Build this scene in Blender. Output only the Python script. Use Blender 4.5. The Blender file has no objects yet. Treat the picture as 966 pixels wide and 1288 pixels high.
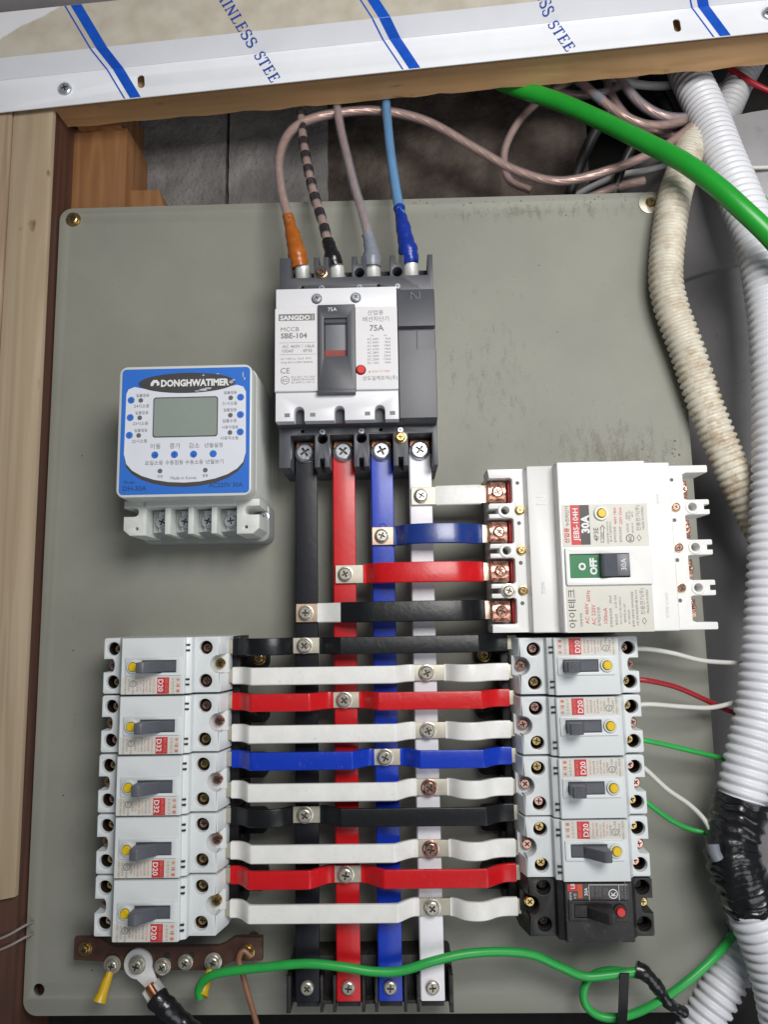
import bpy, math, random
from mathutils import Vector
from mathutils.geometry import tessellate_polygon
random.seed(7)
sc = bpy.context.scene
C = sc.collection
MM = .001
H0 = 1.40                       # height of the camera above the floor of the room
# panel coordinates in millimetres: u to the right, v up, w out of the panel; panel front is w = 0

# ------------------------------------------------------------------ camera
FPX, DIST = 930., 490.
TH, YA, RO = 0.1375, -0.02067, -0.01667
fw = Vector((math.sin(YA)*math.cos(TH), math.sin(TH), -math.cos(YA)*math.cos(TH)))
_r = fw.cross(Vector((0, 1, 0))).normalized(); _u = _r.cross(fw)
RT = _r*math.cos(RO) + _u*math.sin(RO); UP = -_r*math.sin(RO) + _u*math.cos(RO)
def at(px, py, w):
    """point of the place (mm) seen at a pixel of the 966x1288 photograph, w mm off the panel"""
    d = RT*((px-483)/FPX) - UP*((py-644)/FPX) + fw
    t = (w-DIST)/d.z
    return Vector((d.x*t, d.y*t, w))
def B(p): return Vector((p[0]*MM, -p[2]*MM, p[1]*MM))
cam = bpy.data.cameras.new('camera'); cam.sensor_fit = 'VERTICAL'; cam.sensor_height = 24; cam.lens = 24*FPX/1288
cam.clip_start = .01; cam.clip_end = 100
co = bpy.data.objects.new('camera', cam); C.objects.link(co); sc.camera = co
from mathutils import Matrix
cx, cy, cz = [Vector((a.x, -a.z, a.y)) for a in (RT, UP, -fw)]
co.matrix_world = Matrix(((cx.x, cy.x, cz.x, 0), (cx.y, cy.y, cz.y, -DIST*MM), (cx.z, cy.z, cz.z, H0), (0, 0, 0, 1)))

# ------------------------------------------------------------------ light
wd = bpy.data.worlds.new('World'); sc.world = wd; wd.use_nodes = True
bg = wd.node_tree.nodes['Background']; bg.inputs[0].default_value = (.86, .93, 1, 1); bg.inputs[1].default_value = .08
def area(name, loc, target, sx, sy, power, col):
    l = bpy.data.lights.new(name, 'AREA'); l.shape = 'RECTANGLE'; l.size = sx; l.size_y = sy; l.energy = power; l.color = col
    o = bpy.data.objects.new(name, l); C.objects.link(o); o.location = B(loc) + Vector((0, 0, H0))
    t = B(target) + Vector((0, 0, H0))
    o.rotation_euler = (t-o.location).to_track_quat('-Z', 'Y').to_euler()
    return o
area('front_key', (210, 290, 660), (20, 60, 0), .34, .26, 4.4, (1, .985, .96))  # unseen frontal key light, set close so brightness falls off downwards
area('low_fill', (620, -560, 950), (20, 200, 0), 1.0, .8, 4.3, (.95, .97, 1))  # added low fill in place of floor bounce, lifts the beam underside
sc.view_settings.view_transform = 'Standard'; sc.view_settings.look = 'None'
sc.view_settings.exposure = .14; sc.view_settings.gamma = 1
sc.cycles.use_denoising = True

# ------------------------------------------------------------------ materials
def lin(c):
    return tuple(((x/255)/12.92 if x/255 <= .04045 else (((x/255)+.055)/1.055)**2.4) for x in c)
MATS = {}
def mat(name, col, rough=.45, metal=0, var=.06, vs=90, dirt=None, damt=0, ds=220, bump=0, bs=1500, coat=0, rv=0, spec=.5, alpha=1, trans=0):
    """procedural material: base colour, slow variation, speckled dirt, fine bump (scales per metre)"""
    m = bpy.data.materials.new(name); m.use_nodes = True; MATS[name] = m
    nt = m.node_tree; N = nt.nodes; L = nt.links
    p = N['Principled BSDF']
    p.inputs['Roughness'].default_value = rough; p.inputs['Metallic'].default_value = metal
    p.inputs['Specular IOR Level'].default_value = spec
    if coat: p.inputs['Coat Weight'].default_value = coat; p.inputs['Coat Roughness'].default_value = .12
    tc = N.new('ShaderNodeTexCoord'); oi = N.new('ShaderNodeObjectInfo'); ad = N.new('ShaderNodeVectorMath'); ad.operation = 'MULTIPLY_ADD'
    cb = N.new('ShaderNodeCombineXYZ')
    for i in range(3): L.new(oi.outputs['Random'], cb.inputs[i])
    L.new(cb.outputs[0], ad.inputs[0]); ad.inputs[1].default_value = (.37, .81, .53); L.new(tc.outputs['Object'], ad.inputs[2])
    V = ad.outputs[0]
    def noise(s, det=4, ro=.6):
        n = N.new('ShaderNodeTexNoise'); n.inputs['Scale'].default_value = s; n.inputs['Detail'].default_value = det; n.inputs['Roughness'].default_value = ro
        L.new(V, n.inputs['Vector']); return n
    def mix(f, a, b):
        x = N.new('ShaderNodeMix'); x.data_type = 'RGBA'
        if isinstance(f, float): x.inputs[0].default_value = f
        else: L.new(f, x.inputs[0])
        for i, q in ((6, a), (7, b)):
            if isinstance(q, tuple): x.inputs[i].default_value = (*q[:3], 1)
            else: L.new(q, x.inputs[i])
        return x.outputs[2]
    def ramp(src, a, b):
        r = N.new('ShaderNodeMapRange'); r.inputs[1].default_value = a; r.inputs[2].default_value = b; L.new(src, r.inputs[0]); return r.outputs[0]
    c = tuple(col)
    n1 = noise(vs)
    out = mix(ramp(n1.outputs[0], .3, .7), tuple(x*(1-var) for x in c), tuple(min(1, x*(1+var)) for x in c))
    if dirt:
        n2 = noise(ds, 6, .75); n3 = noise(ds*.13, 3)
        mm = N.new('ShaderNodeMath'); mm.operation = 'MULTIPLY'
        L.new(ramp(n2.outputs[0], .68-.25*damt, .86-.2*damt), mm.inputs[0]); L.new(ramp(n3.outputs[0], .35, .72) if damt < .9 else ramp(n3.outputs[0], .28, .55), mm.inputs[1])
        out = mix(mm.outputs[0], out, tuple(dirt))
    L.new(out, p.inputs['Base Color'])
    if rv:
        L.new(ramp(noise(vs*2.3).outputs[0], .2, .8), N.new('ShaderNodeMapRange').inputs[0])
        r = N[-1] if False else [q for q in N if q.bl_idname == 'ShaderNodeMapRange'][-1]
        r.inputs[3].default_value = max(.04, rough-rv); r.inputs[4].default_value = min(1, rough+rv); L.new(r.outputs[0], p.inputs['Roughness'])
    if bump:
        b = N.new('ShaderNodeBump'); b.inputs['Strength'].default_value = bump; b.inputs['Distance'].default_value = .0006 if bump < .8 else .004
        L.new(noise(bs, 5).outputs[0], b.inputs['Height']); L.new(b.outputs[0], p.inputs['Normal'])
    if alpha < 1: p.inputs['Alpha'].default_value = alpha
    if trans: p.inputs['Transmission Weight'].default_value = trans
    return m
def wood(name, c1, c2, axis='z', gs=55, stretch=.06, rough=.6, specks=.5, dark=(.06, .03, .015)):
    m = bpy.data.materials.new(name); m.use_nodes = True; MATS[name] = m
    nt = m.node_tree; N = nt.nodes; L = nt.links; p = N['Principled BSDF']; p.inputs['Roughness'].default_value = rough
    tc = N.new('ShaderNodeTexCoord'); mp = N.new('ShaderNodeMapping'); L.new(tc.outputs['Object'], mp.inputs[0])
    s = [1, 1, 1]; s['xyz'.index(axis)] = stretch; mp.inputs['Scale'].default_value = s
    n = N.new('ShaderNodeTexNoise'); n.inputs['Scale'].default_value = gs; n.inputs['Detail'].default_value = 3; n.inputs['Distortion'].default_value = .6; L.new(mp.outputs[0], n.inputs['Vector'])
    sn = N.new('ShaderNodeMath'); sn.operation = 'SINE'; mu = N.new('ShaderNodeMath'); mu.operation = 'MULTIPLY'; mu.inputs[1].default_value = 42
    L.new(n.outputs[0], mu.inputs[0]); L.new(mu.outputs[0], sn.inputs[0])
    r = N.new('ShaderNodeMapRange'); r.inputs[1].default_value = -1; r.inputs[2].default_value = 1; L.new(sn.outputs[0], r.inputs[0])
    x = N.new('ShaderNodeMix'); x.data_type = 'RGBA'; x.inputs[6].default_value = (*c1, 1); x.inputs[7].default_value = (*c2, 1); L.new(r.outputs[0], x.inputs[0])
    n2 = N.new('ShaderNodeTexNoise'); n2.inputs['Scale'].default_value = gs*5; n2.inputs['Detail'].default_value = 5; L.new(mp.outputs[0], n2.inputs['Vector'])
    x2 = N.new('ShaderNodeMix'); x2.data_type = 'RGBA'; x2.blend_type = 'MULTIPLY'; x2.inputs[0].default_value = .3; L.new(x.outputs[2], x2.inputs[6]); L.new(n2.outputs[0], x2.inputs[7])
    mp2 = N.new('ShaderNodeMapping'); L.new(tc.outputs['Object'], mp2.inputs[0]); s2 = [1, 1, 1]; s2['xyz'.index(axis)] = .35; mp2.inputs['Scale'].default_value = s2
    n3 = N.new('ShaderNodeTexNoise'); n3.inputs['Scale'].default_value = 120; n3.inputs['Detail'].default_value = 2; L.new(mp2.outputs[0], n3.inputs['Vector'])
    r3 = N.new('ShaderNodeMapRange'); r3.inputs[1].default_value = .70; r3.inputs[2].default_value = .78; r3.inputs[4].default_value = specks; L.new(n3.outputs[0], r3.inputs[0])
    x3 = N.new('ShaderNodeMix'); x3.data_type = 'RGBA'; L.new(r3.outputs[0], x3.inputs[0]); L.new(x2.outputs[2], x3.inputs[6]); x3.inputs[7].default_value = (*dark, 1)
    L.new(x3.outputs[2], p.inputs['Base Color'])
    b = N.new('ShaderNodeBump'); b.inputs['Strength'].default_value = .35; b.inputs['Distance'].default_value = .0006; L.new(n2.outputs[0], b.inputs['Height']); L.new(b.outputs[0], p.inputs['Normal'])
    return m
DUST = (.30, .24, .17)
mat('panel', (.262, .263, .226), .58, spec=.35, var=.08, vs=11, dirt=(.11, .09, .065), damt=.34, ds=420, bump=.03, bs=900)
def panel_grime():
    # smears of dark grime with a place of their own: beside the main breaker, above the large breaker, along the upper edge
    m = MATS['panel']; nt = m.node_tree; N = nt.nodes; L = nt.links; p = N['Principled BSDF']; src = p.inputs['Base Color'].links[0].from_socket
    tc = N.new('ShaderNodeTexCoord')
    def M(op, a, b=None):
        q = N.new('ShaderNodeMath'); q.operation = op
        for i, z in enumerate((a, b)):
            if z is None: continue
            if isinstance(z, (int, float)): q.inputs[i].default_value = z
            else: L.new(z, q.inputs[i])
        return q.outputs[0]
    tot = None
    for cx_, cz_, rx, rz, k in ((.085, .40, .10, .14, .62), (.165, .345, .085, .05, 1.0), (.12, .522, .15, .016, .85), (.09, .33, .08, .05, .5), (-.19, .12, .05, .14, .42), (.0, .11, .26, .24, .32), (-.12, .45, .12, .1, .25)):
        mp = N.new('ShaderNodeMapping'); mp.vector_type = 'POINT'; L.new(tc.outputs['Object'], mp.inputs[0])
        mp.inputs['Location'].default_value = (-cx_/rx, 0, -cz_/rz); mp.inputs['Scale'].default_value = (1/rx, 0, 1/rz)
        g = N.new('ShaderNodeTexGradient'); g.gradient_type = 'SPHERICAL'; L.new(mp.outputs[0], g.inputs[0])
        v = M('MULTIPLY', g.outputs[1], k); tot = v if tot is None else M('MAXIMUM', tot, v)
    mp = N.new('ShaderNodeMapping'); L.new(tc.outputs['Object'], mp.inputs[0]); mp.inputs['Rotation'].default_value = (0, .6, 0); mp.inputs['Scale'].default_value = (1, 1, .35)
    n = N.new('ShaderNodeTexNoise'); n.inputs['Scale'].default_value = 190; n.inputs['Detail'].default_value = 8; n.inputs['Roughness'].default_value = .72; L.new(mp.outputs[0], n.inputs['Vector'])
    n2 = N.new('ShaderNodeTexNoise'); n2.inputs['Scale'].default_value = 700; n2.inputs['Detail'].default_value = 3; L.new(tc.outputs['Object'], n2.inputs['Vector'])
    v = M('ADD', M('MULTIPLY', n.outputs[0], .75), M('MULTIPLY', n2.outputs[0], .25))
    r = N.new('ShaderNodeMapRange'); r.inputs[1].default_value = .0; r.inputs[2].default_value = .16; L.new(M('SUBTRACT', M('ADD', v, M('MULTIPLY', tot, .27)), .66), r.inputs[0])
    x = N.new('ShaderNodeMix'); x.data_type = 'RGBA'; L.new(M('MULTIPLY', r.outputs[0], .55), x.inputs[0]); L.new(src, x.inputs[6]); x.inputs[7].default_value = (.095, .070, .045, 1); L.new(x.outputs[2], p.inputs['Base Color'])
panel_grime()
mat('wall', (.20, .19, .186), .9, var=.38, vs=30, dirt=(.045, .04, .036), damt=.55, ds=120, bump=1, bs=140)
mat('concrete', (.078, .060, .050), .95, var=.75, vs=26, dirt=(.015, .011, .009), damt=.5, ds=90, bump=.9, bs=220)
mat('void', (.012, .011, .010), .95, var=.3)  # near-black colour standing for unlit depth
mat('ceiling', (.62, .58, .60), .8, var=.06)
mat('white_pl', (.66, .69, .70), .38, var=.025, vs=40, dirt=DUST, damt=.12, ds=300, bump=.05, bs=3500)
mat('warm_pl', (.79, .785, .77), .33, var=.03, vs=40, dirt=(.36, .27, .17), damt=.2, ds=260, bump=.04, bs=3500)
mat('mccb_white', (.70, .70, .73), .4, var=.02, vs=40, dirt=DUST, damt=.05, bump=.06, bs=4000)
mat('mccb_grey', (.066, .068, .080), .42, var=.05, vs=60, dirt=(.2, .19, .17), damt=.12, ds=300, bump=.12, bs=3500)
mat('lever_grey', (.085, .09, .108), .4, var=.06, vs=200, dirt=(.2, .19, .17), damt=.15, ds=500)
mat('black_pl', (.008, .008, .009), .45, spec=.35, var=.3, vs=200, dirt=(.16, .13, .10), damt=.22, ds=350, bump=.1, bs=2500)
mat('black_pl_dusty', (.020, .019, .019), .48, var=.3, vs=120, dirt=(.19, .15, .11), damt=.5, ds=240, bump=.15, bs=2500)
mat('timer_body', (.60, .62, .59), .42, var=.03, vs=50, dirt=(.25, .2, .13), damt=.15, bump=.05, bs=3000)
mat('timer_clear', (.46, .50, .48), .2, var=.04, vs=60, alpha=.62)
mat('timer_blue', (.035, .155, .56), .32, var=.03, vs=60, dirt=(.45, .5, .6), damt=.12, ds=350)
mat('timer_face', (.66, .68, .74), .35, var=.02)
mat('lcd', (.25, .29, .26), .16, var=.03, vs=60)
mat('yellow', (.72, .50, .008), .4, var=.06, vs=200)
mat('red_pl', (.55, .02, .018), .35, var=.08, vs=200)
mat('green_pl', (.012, .17, .058), .4, var=.05)
mat('nickel', (.66, .63, .54), .3, .75, var=.12, vs=300, bump=.1, bs=1800, rv=.08)
mat('nickel_flat', (.50, .47, .39), .48, .7, var=.1, vs=200, dirt=(.2, .15, .1), damt=.2, ds=300)
mat('zinc', (.64, .67, .72), .26, .75, var=.1, vs=300, rv=.08)
mat('brass', (.56, .40, .17), .26, 1, var=.25, vs=260, dirt=(.25, .10, .06), damt=.4, ds=500, rv=.1)
mat('pink_brass', (.62, .38, .31), .24, 1, var=.3, vs=300, dirt=(.6, .5, .2), damt=.4, ds=400, rv=.1)
mat('copper_pale', (.62, .44, .33), .36, .7, var=.2, vs=200, dirt=(.25, .13, .08), damt=.3, ds=260)
mat('copper', (.60, .27, .13), .33, 1, var=.25, vs=200, dirt=(.18, .07, .04), damt=.3, ds=260)
mat('tarnish', (.66, .36, .27), .2, .85, var=.35, vs=160, dirt=(.62, .52, .60), damt=.6, ds=200, bump=.5, bs=330)
mat('oxide_bar', (.10, .048, .036), .38, .25, var=.3, vs=120, dirt=(.17, .10, .07), damt=.4, ds=200, bump=.2, bs=900, coat=.3)
mat('tin', (.74, .74, .72), .42, .35, var=.1, vs=200, bump=.2, bs=900)
mat('cage', (.045, .032, .026), .45, .4, var=.3, vs=300)
mat('pr_faint', (.70, .70, .69), .45)
mat('emboss_dark', (.082, .084, .098), .5)
mat('pr_wear', (.40, .42, .47), .5, var=.3, vs=500)
mat('flag_red', (.24, .035, .03), .5, var=.15, vs=200)
mat('recess', (.14, .12, .10), .5, .8)
mat('cavity', (.02, .02, .02), .8)
for n, c in (('black', (.010, .011, .016)), ('red', (.54, .008, .012)), ('blue', (.004, .036, .42)), ('white', (.80, .78, .83))):
    mat('bus_'+n, c, .34, var=.05, vs=60, dirt=DUST, damt=.02 if n == 'black' else .1, ds=400, bump=.12, bs=260, coat=0 if n == 'black' else .15, spec=.25 if n == 'black' else .4)
    mat('bar_'+n, {'white': (.77, .765, .74), 'black': (.008, .009, .011)}.get(n, c), .33, var=.06, vs=80, dirt=DUST, damt={'white': .36, 'black': .16}.get(n, .3), ds=420, bump=.26, bs=230, coat=0 if n == 'black' else .15, spec=.35)
mat('bar_darkblue', (.010, .035, .20), .3, var=.06, bump=.1, bs=500, coat=.3)
mat('label', (.62, .60, .54), .55, var=.03, dirt=(.4, .34, .26), damt=.12)
mat('label_lite', (.66, .65, .66), .5, var=.02)
mat('label_red', (.55, .035, .035), .5, var=.05)
mat('label_dark', (.055, .05, .052), .5, var=.1)
mat('pr_black', (.045, .042, .045), .6); mat('pr_grey', (.20, .19, .19), .6); mat('pr_red', (.55, .05, .045), .6); mat('pr_white', (.72, .72, .72), .5); mat('pr_palered', (.62, .22, .19), .6)
mat('pr_blue', (.02, .055, .17), .6); mat('pr_dim', (.11, .11, .115), .6); mat('pr_orange', (.55, .10, .03), .5)
mat('film', (.80, .81, .85), .28, var=.03, vs=30, bump=.05, bs=300)
mat('film_band_shaded', (.74, .75, .79), .3, var=.03, vs=30, bump=.05, bs=300)  # darker film tone for the bend: its downward-facing shade is in the colour
mat('film_blue', (.008, .085, .50), .3, var=.12, vs=200, dirt=(.5, .55, .6), damt=.1, ds=400)
mat('ink_blue', (.02, .07, .36), .45, var=.15, vs=400)
mat('conduit_white', (.71, .715, .755), .42, var=.05, vs=30, dirt=(.42, .38, .33), damt=.3, ds=120)
mat('conduit_grey', (.46, .46, .47), .5, var=.1, vs=40, dirt=(.3, .26, .2), damt=.15)
mat('conduit_dirty', (.64, .60, .50), .5, var=.14, vs=28, dirt=(.36, .24, .13), damt=.92, ds=80)
mat('duct', (.27, .262, .268), .45, var=.12, vs=20, dirt=(.07, .055, .04), damt=.4, ds=60, bump=.05, bs=300)
mat('tape_black', (.010, .010, .012), .26, var=.3, vs=150, bump=.5, bs=260, coat=.35)
mat('tape_orange', (.36, .095, .010), .32, var=.15, vs=150, bump=.35, bs=260)
mat('tape_grey', (.20, .215, .255), .34, var=.1, vs=150, bump=.35, bs=260)
mat('tape_blue', (.008, .030, .26), .3, var=.15, vs=150, bump=.35, bs=260)
mat('wire_green', (.026, .38, .07), .38, var=.06, vs=100, dirt=(.3, .3, .22), damt=.15, ds=500, bump=.08, bs=500)
mat('cable_green', (.014, .30, .026), .35, var=.06, vs=60, dirt=(.2, .3, .16), damt=.12, ds=200, bump=.08, bs=400)
mat('wire_white', (.62, .61, .57), .4, var=.04); mat('wire_red', (.32, .012, .022), .4, var=.05); mat('wire_brown', (.28, .13, .075), .45, var=.15)
mat('cable_blue', (.12, .28, .50), .3, var=.08, vs=60, coat=.3); mat('cable_black', (.012, .012, .013), .45, var=.2)
mat('cord_grey', (.25, .22, .2), .5)
mat('strand', (.56, .33, .26), .34, .5, var=.2, vs=120)
mat('ring_smoke', (.02, .02, .024), .25, var=.2, alpha=.8, coat=.3)
mat('sheath', (.50, .42, .42), .16, var=.06, alpha=.32, coat=.5)
mat('sheath_cool', (.42, .46, .55), .16, var=.06, alpha=.30, coat=.5)
mat('yellow_sleeve', (.60, .38, .012), .35, var=.12, vs=150, dirt=(.3, .18, .02), damt=.3)
mat('thread', (.5, .5, .48), .3, alpha=.45)
wood('wood_pale', (.52, .41, .285), (.455, .345, .225), 'z', 40, .05, .6, .85, (.16, .085, .035))
wood('wood_tan', (.46, .345, .235), (.37, .265, .17), 'z', 45, .05)
wood('wood_beam', (.68, .415, .205), (.60, .355, .165), 'x', 30, .05, .6, .5, (.12, .05, .02))
wood('wood_brown', (.105, .045, .028), (.075, .032, .021), 'z', 45, .06, .6, .4, (.02, .01, .006))
wood('wood_dark', (.05, .027, .017), (.035, .019, .012), 'z', 45, .06)
wood('wood_orange', (.34, .165, .065), (.27, .12, .045), 'z', 40, .06)
# the sheet's upper face: beige area with an irregular slanting edge
def film_upper_mat():
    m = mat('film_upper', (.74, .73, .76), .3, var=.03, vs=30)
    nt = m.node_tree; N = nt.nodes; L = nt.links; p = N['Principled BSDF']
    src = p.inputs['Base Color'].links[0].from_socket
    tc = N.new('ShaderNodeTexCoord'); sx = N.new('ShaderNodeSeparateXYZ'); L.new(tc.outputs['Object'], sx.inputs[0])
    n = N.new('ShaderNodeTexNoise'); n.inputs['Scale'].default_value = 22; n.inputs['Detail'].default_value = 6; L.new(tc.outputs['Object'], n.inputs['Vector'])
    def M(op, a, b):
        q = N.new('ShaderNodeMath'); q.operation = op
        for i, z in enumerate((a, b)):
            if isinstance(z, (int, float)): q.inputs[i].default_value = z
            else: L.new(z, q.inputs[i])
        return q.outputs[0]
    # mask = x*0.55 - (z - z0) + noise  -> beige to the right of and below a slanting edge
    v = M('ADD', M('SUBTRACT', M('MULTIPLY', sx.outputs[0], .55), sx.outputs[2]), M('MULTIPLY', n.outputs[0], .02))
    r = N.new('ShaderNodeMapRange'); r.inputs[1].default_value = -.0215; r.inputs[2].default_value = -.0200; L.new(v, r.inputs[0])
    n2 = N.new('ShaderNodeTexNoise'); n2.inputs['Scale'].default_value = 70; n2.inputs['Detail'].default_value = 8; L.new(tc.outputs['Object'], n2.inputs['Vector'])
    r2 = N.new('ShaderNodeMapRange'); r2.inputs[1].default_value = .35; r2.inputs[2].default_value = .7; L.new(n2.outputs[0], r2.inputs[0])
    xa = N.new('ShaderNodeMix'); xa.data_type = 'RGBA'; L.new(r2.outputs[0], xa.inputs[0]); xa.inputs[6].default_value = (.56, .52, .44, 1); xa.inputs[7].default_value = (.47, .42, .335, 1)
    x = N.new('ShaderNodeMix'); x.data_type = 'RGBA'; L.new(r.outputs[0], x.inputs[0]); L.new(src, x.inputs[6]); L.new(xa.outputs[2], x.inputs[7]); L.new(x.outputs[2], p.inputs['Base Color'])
film_upper_mat()

# ------------------------------------------------------------------ mesh builder
def area2(p): return sum(p[i-1][0]*p[i][1]-p[i][0]*p[i-1][1] for i in range(len(p)))/2
def ccw(p): return list(p) if area2(p) > 0 else list(p)[::-1]
def offs(p, d):
    """offset a ccw polygon outwards by d (negative: inwards)"""
    n = len(p); o = []
    for i in range(n):
        a, b, c = Vector(p[i-1][:2]), Vector(p[i][:2]), Vector(p[(i+1) % n][:2])
        e1 = (b-a); e2 = (c-b)
        if e1.length < 1e-9: e1 = e2
        if e2.length < 1e-9: e2 = e1
        n1 = Vector((e1.y, -e1.x)).normalized(); n2 = Vector((e2.y, -e2.x)).normalized()
        k = n1+n2
        if k.length < .3: k = n1
        k = k/max(.35, k.dot(n1)) if k.length else n1
        o.append((b.x+k.x*d, b.y+k.y*d))
    return o
def circ(x, y, r, n=16, a0=0): return [(x+r*math.cos(a0+2*math.pi*i/n), y+r*math.sin(a0+2*math.pi*i/n)) for i in range(n)]
def rect(x0, x1, y0, y1): return [(x0, y0), (x1, y0), (x1, y1), (x0, y1)]
def rrect(x0, x1, y0, y1, r, n=4):
    o = []
    for cx, cy, a in ((x1-r, y0+r, -90), (x1-r, y1-r, 0), (x0+r, y1-r, 90), (x0+r, y0+r, 180)):
        for i in range(n+1):
            t = math.radians(a+90*i/n); o.append((cx+r*math.cos(t), cy+r*math.sin(t)))
    return o
AX = {'w': lambda x, y, a: (x, y, a), 'v': lambda x, y, a: (x, a, y), 'u': lambda x, y, a: (a, x, y)}
TXT = {}
def text_mesh(s, bold):
    k = (s, bold)
    if k not in TXT:
        c = bpy.data.curves.new('t', 'FONT'); c.body = s; c.size = 1; c.resolution_u = 2; c.offset = bold; c.fill_mode = 'BOTH' if False else 'FRONT'
        o = bpy.data.objects.new('t', c); m = bpy.data.meshes.new_from_object(o)
        vs = [tuple(v.co[:2]) for v in m.vertices]; fs = [tuple(p.vertices) for p in m.polygons]
        bpy.data.objects.remove(o); bpy.data.curves.remove(c); bpy.data.meshes.remove(m)
        TXT[k] = (vs, fs)
    return TXT[k]
class MB:
    def __init__(s): s.v = []; s.f = []; s.m = []; s.mats = []
    def mi(s, m):
        if m not in s.mats: s.mats.append(m)
        return s.mats.index(m)
    def add(s, vs, fs, m=None):
        b = len(s.v); s.v += [tuple(p) for p in vs]; k = s.mi(m) if m else 0
        for f in fs: s.f.append(tuple(b+i for i in f)); s.m.append(k)
        return s
    def prism(s, outer, a0, a1, holes=(), c=0, c0=0, axis='w', m=None, bottom=True):
        A = AX[axis]; loops = [ccw(outer)]+[ccw(h) for h in holes]
        vs = []; fs = []; tops = []; bots = []
        for i, lp in enumerate(loops):
            sg = -1 if i == 0 else 1; n = len(lp); rings = []
            if c0: rings.append([(x, y, a0) for x, y in offs(lp, sg*c0)]); rings.append([(x, y, a0+c0) for x, y in lp])
            else: rings.append([(x, y, a0) for x, y in lp])
            if c:
                rings.append([(x, y, a1-c) for x, y in lp])
                rings.append([(x, y, a1-c*.3) for x, y in offs(lp, sg*c*.3)])
                rings.append([(x, y, a1) for x, y in offs(lp, sg*c)])
            else: rings.append([(x, y, a1) for x, y in lp])
            base = []
            for r in rings: base.append(len(vs)); vs += r
            for q in range(len(rings)-1):
                for j in range(n): fs.append((base[q]+j, base[q]+(j+1) % n, base[q+1]+(j+1) % n, base[q+1]+j))
            bots.append((base[0], rings[0])); tops.append((base[-1], rings[-1]))
        for grp, on in ((tops, True), (bots, bottom)):
            if not on: continue
            if len(grp) == 1: fs.append(tuple(range(grp[0][0], grp[0][0]+len(grp[0][1]))))
            else:
                idx = []; pl = []
                for b, r in grp: idx += list(range(b, b+len(r))); pl.append([Vector((x, y, 0)) for x, y, _ in r])
                for t in tessellate_polygon(pl): fs.append(tuple(idx[i] for i in t))
        return s.add([A(*p) for p in vs], fs, m)
    def box(s, x0, x1, y0, y1, z0, z1, c=0, m=None): return s.prism(rect(x0, x1, y0, y1), z0, z1, c=c, m=m)
    def lathe(s, prof, x=0, y=0, n=20, m=None, cap0=True, cap1=True):
        vs = []; fs = []
        for r, z in prof: vs += [(x+r*math.cos(2*math.pi*i/n), y+r*math.sin(2*math.pi*i/n), z) for i in range(n)]
        for q in range(len(prof)-1):
            for j in range(n): fs.append((q*n+j, q*n+(j+1) % n, (q+1)*n+(j+1) % n, (q+1)*n+j))
        if cap0: fs.append(tuple(range(n))[::-1])
        if cap1: fs.append(tuple((len(prof)-1)*n+i for i in range(n)))
        return s.add(vs, fs, m)
    def tube(s, pts, rad, n=12, m=None, caps=True, lobes=None):
        """rad: number or function of (i, arc length); lobes=(count, depth, twist per mm) for twisted strands"""
        P = [Vector(p) for p in pts]; vs = []; fs = []; L = 0
        t = (P[1]-P[0]).normalized(); up = Vector((0, 0, 1)) if abs(t.z) < .9 else Vector((1, 0, 0)); a = t.cross(up).normalized()
        for i, p in enumerate(P):
            if i: L += (p-P[i-1]).length
            t = ((P[i+1] if i+1 < len(P) else p)-(P[i-1] if i else p)).normalized()
            a = (a-t*a.dot(t)).normalized(); b = t.cross(a)
            r = rad(i, L) if callable(rad) else rad
            for j in range(n):
                th = 2*math.pi*j/n; rr = r
                if lobes: rr = r*(1-lobes[1]*(1-abs(math.cos(lobes[0]*.5*(th-L*lobes[2])))))
                vs.append(p+a*(rr*math.cos(th))+b*(rr*math.sin(th)))
        for q in range(len(P)-1):
            for j in range(n): fs.append((q*n+j, q*n+(j+1) % n, (q+1)*n+(j+1) % n, (q+1)*n+j))
        if caps: fs.append(tuple(range(n))[::-1]); fs.append(tuple((len(P)-1)*n+i for i in range(n)))
        return s.add(vs, fs, m)
    def text(s, t, size, x, y, w, m, rot=0, al='c', sx=1, bold=0):
        vs, fs = text_mesh(t, bold)
        if not vs: return s
        x0 = min(p[0] for p in vs); x1 = max(p[0] for p in vs)
        ox = {'c': (x0+x1)/2, 'l': x0, 'r': x1}[al]; ca, sa = math.cos(math.radians(rot)), math.sin(math.radians(rot))
        o = []
        for p in vs:
            a, b = (p[0]-ox)*size*sx, (p[1]-.36)*size; o.append((x+a*ca-b*sa, y+a*sa+b*ca, w))
        return s.add(o, fs, m)
    def mesh(s, name, m=None, smooth=35, normals=True):
        me = bpy.data.meshes.new(name); me.from_pydata([B(p) for p in s.v], [], s.f)
        ml = s.mats or [m]
        if m and not s.mats: ml = [m]
        for q in ml: me.materials.append(MATS[q if q else m])
        if len(ml) > 1: me.polygons.foreach_set('material_index', s.m)
        me.polygons.foreach_set('use_smooth', [True]*len(me.polygons)); me.update()
        if normals:
            import bmesh
            b = bmesh.new(); b.from_mesh(me); bmesh.ops.recalc_face_normals(b, faces=b.faces); b.to_mesh(me); b.free()
        me.set_sharp_from_angle(angle=math.radians(smooth)); return me
    def build(s, name, m=None, parent=None, loc=None, smooth=35, normals=True):
        return link(name, s.mesh(name, m, smooth, normals), parent, loc)
def link(name, me, parent=None, loc=None, rot=0):
    o = bpy.data.objects.new(name, me); C.objects.link(o); o.parent = parent
    if loc is not None: o.location = B(loc)
    elif parent is None: o.location = (0, 0, H0)
    if parent is None and loc is not None: o.location.z += H0
    if rot: o.rotation_euler = (0, rot, 0)
    return o
def tag(o, label=None, cat=None, group=None, kind=None):
    for k, v in (('label', label), ('category', cat), ('group', group), ('kind', kind)):
        if v: o[k] = v
    return o
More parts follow.
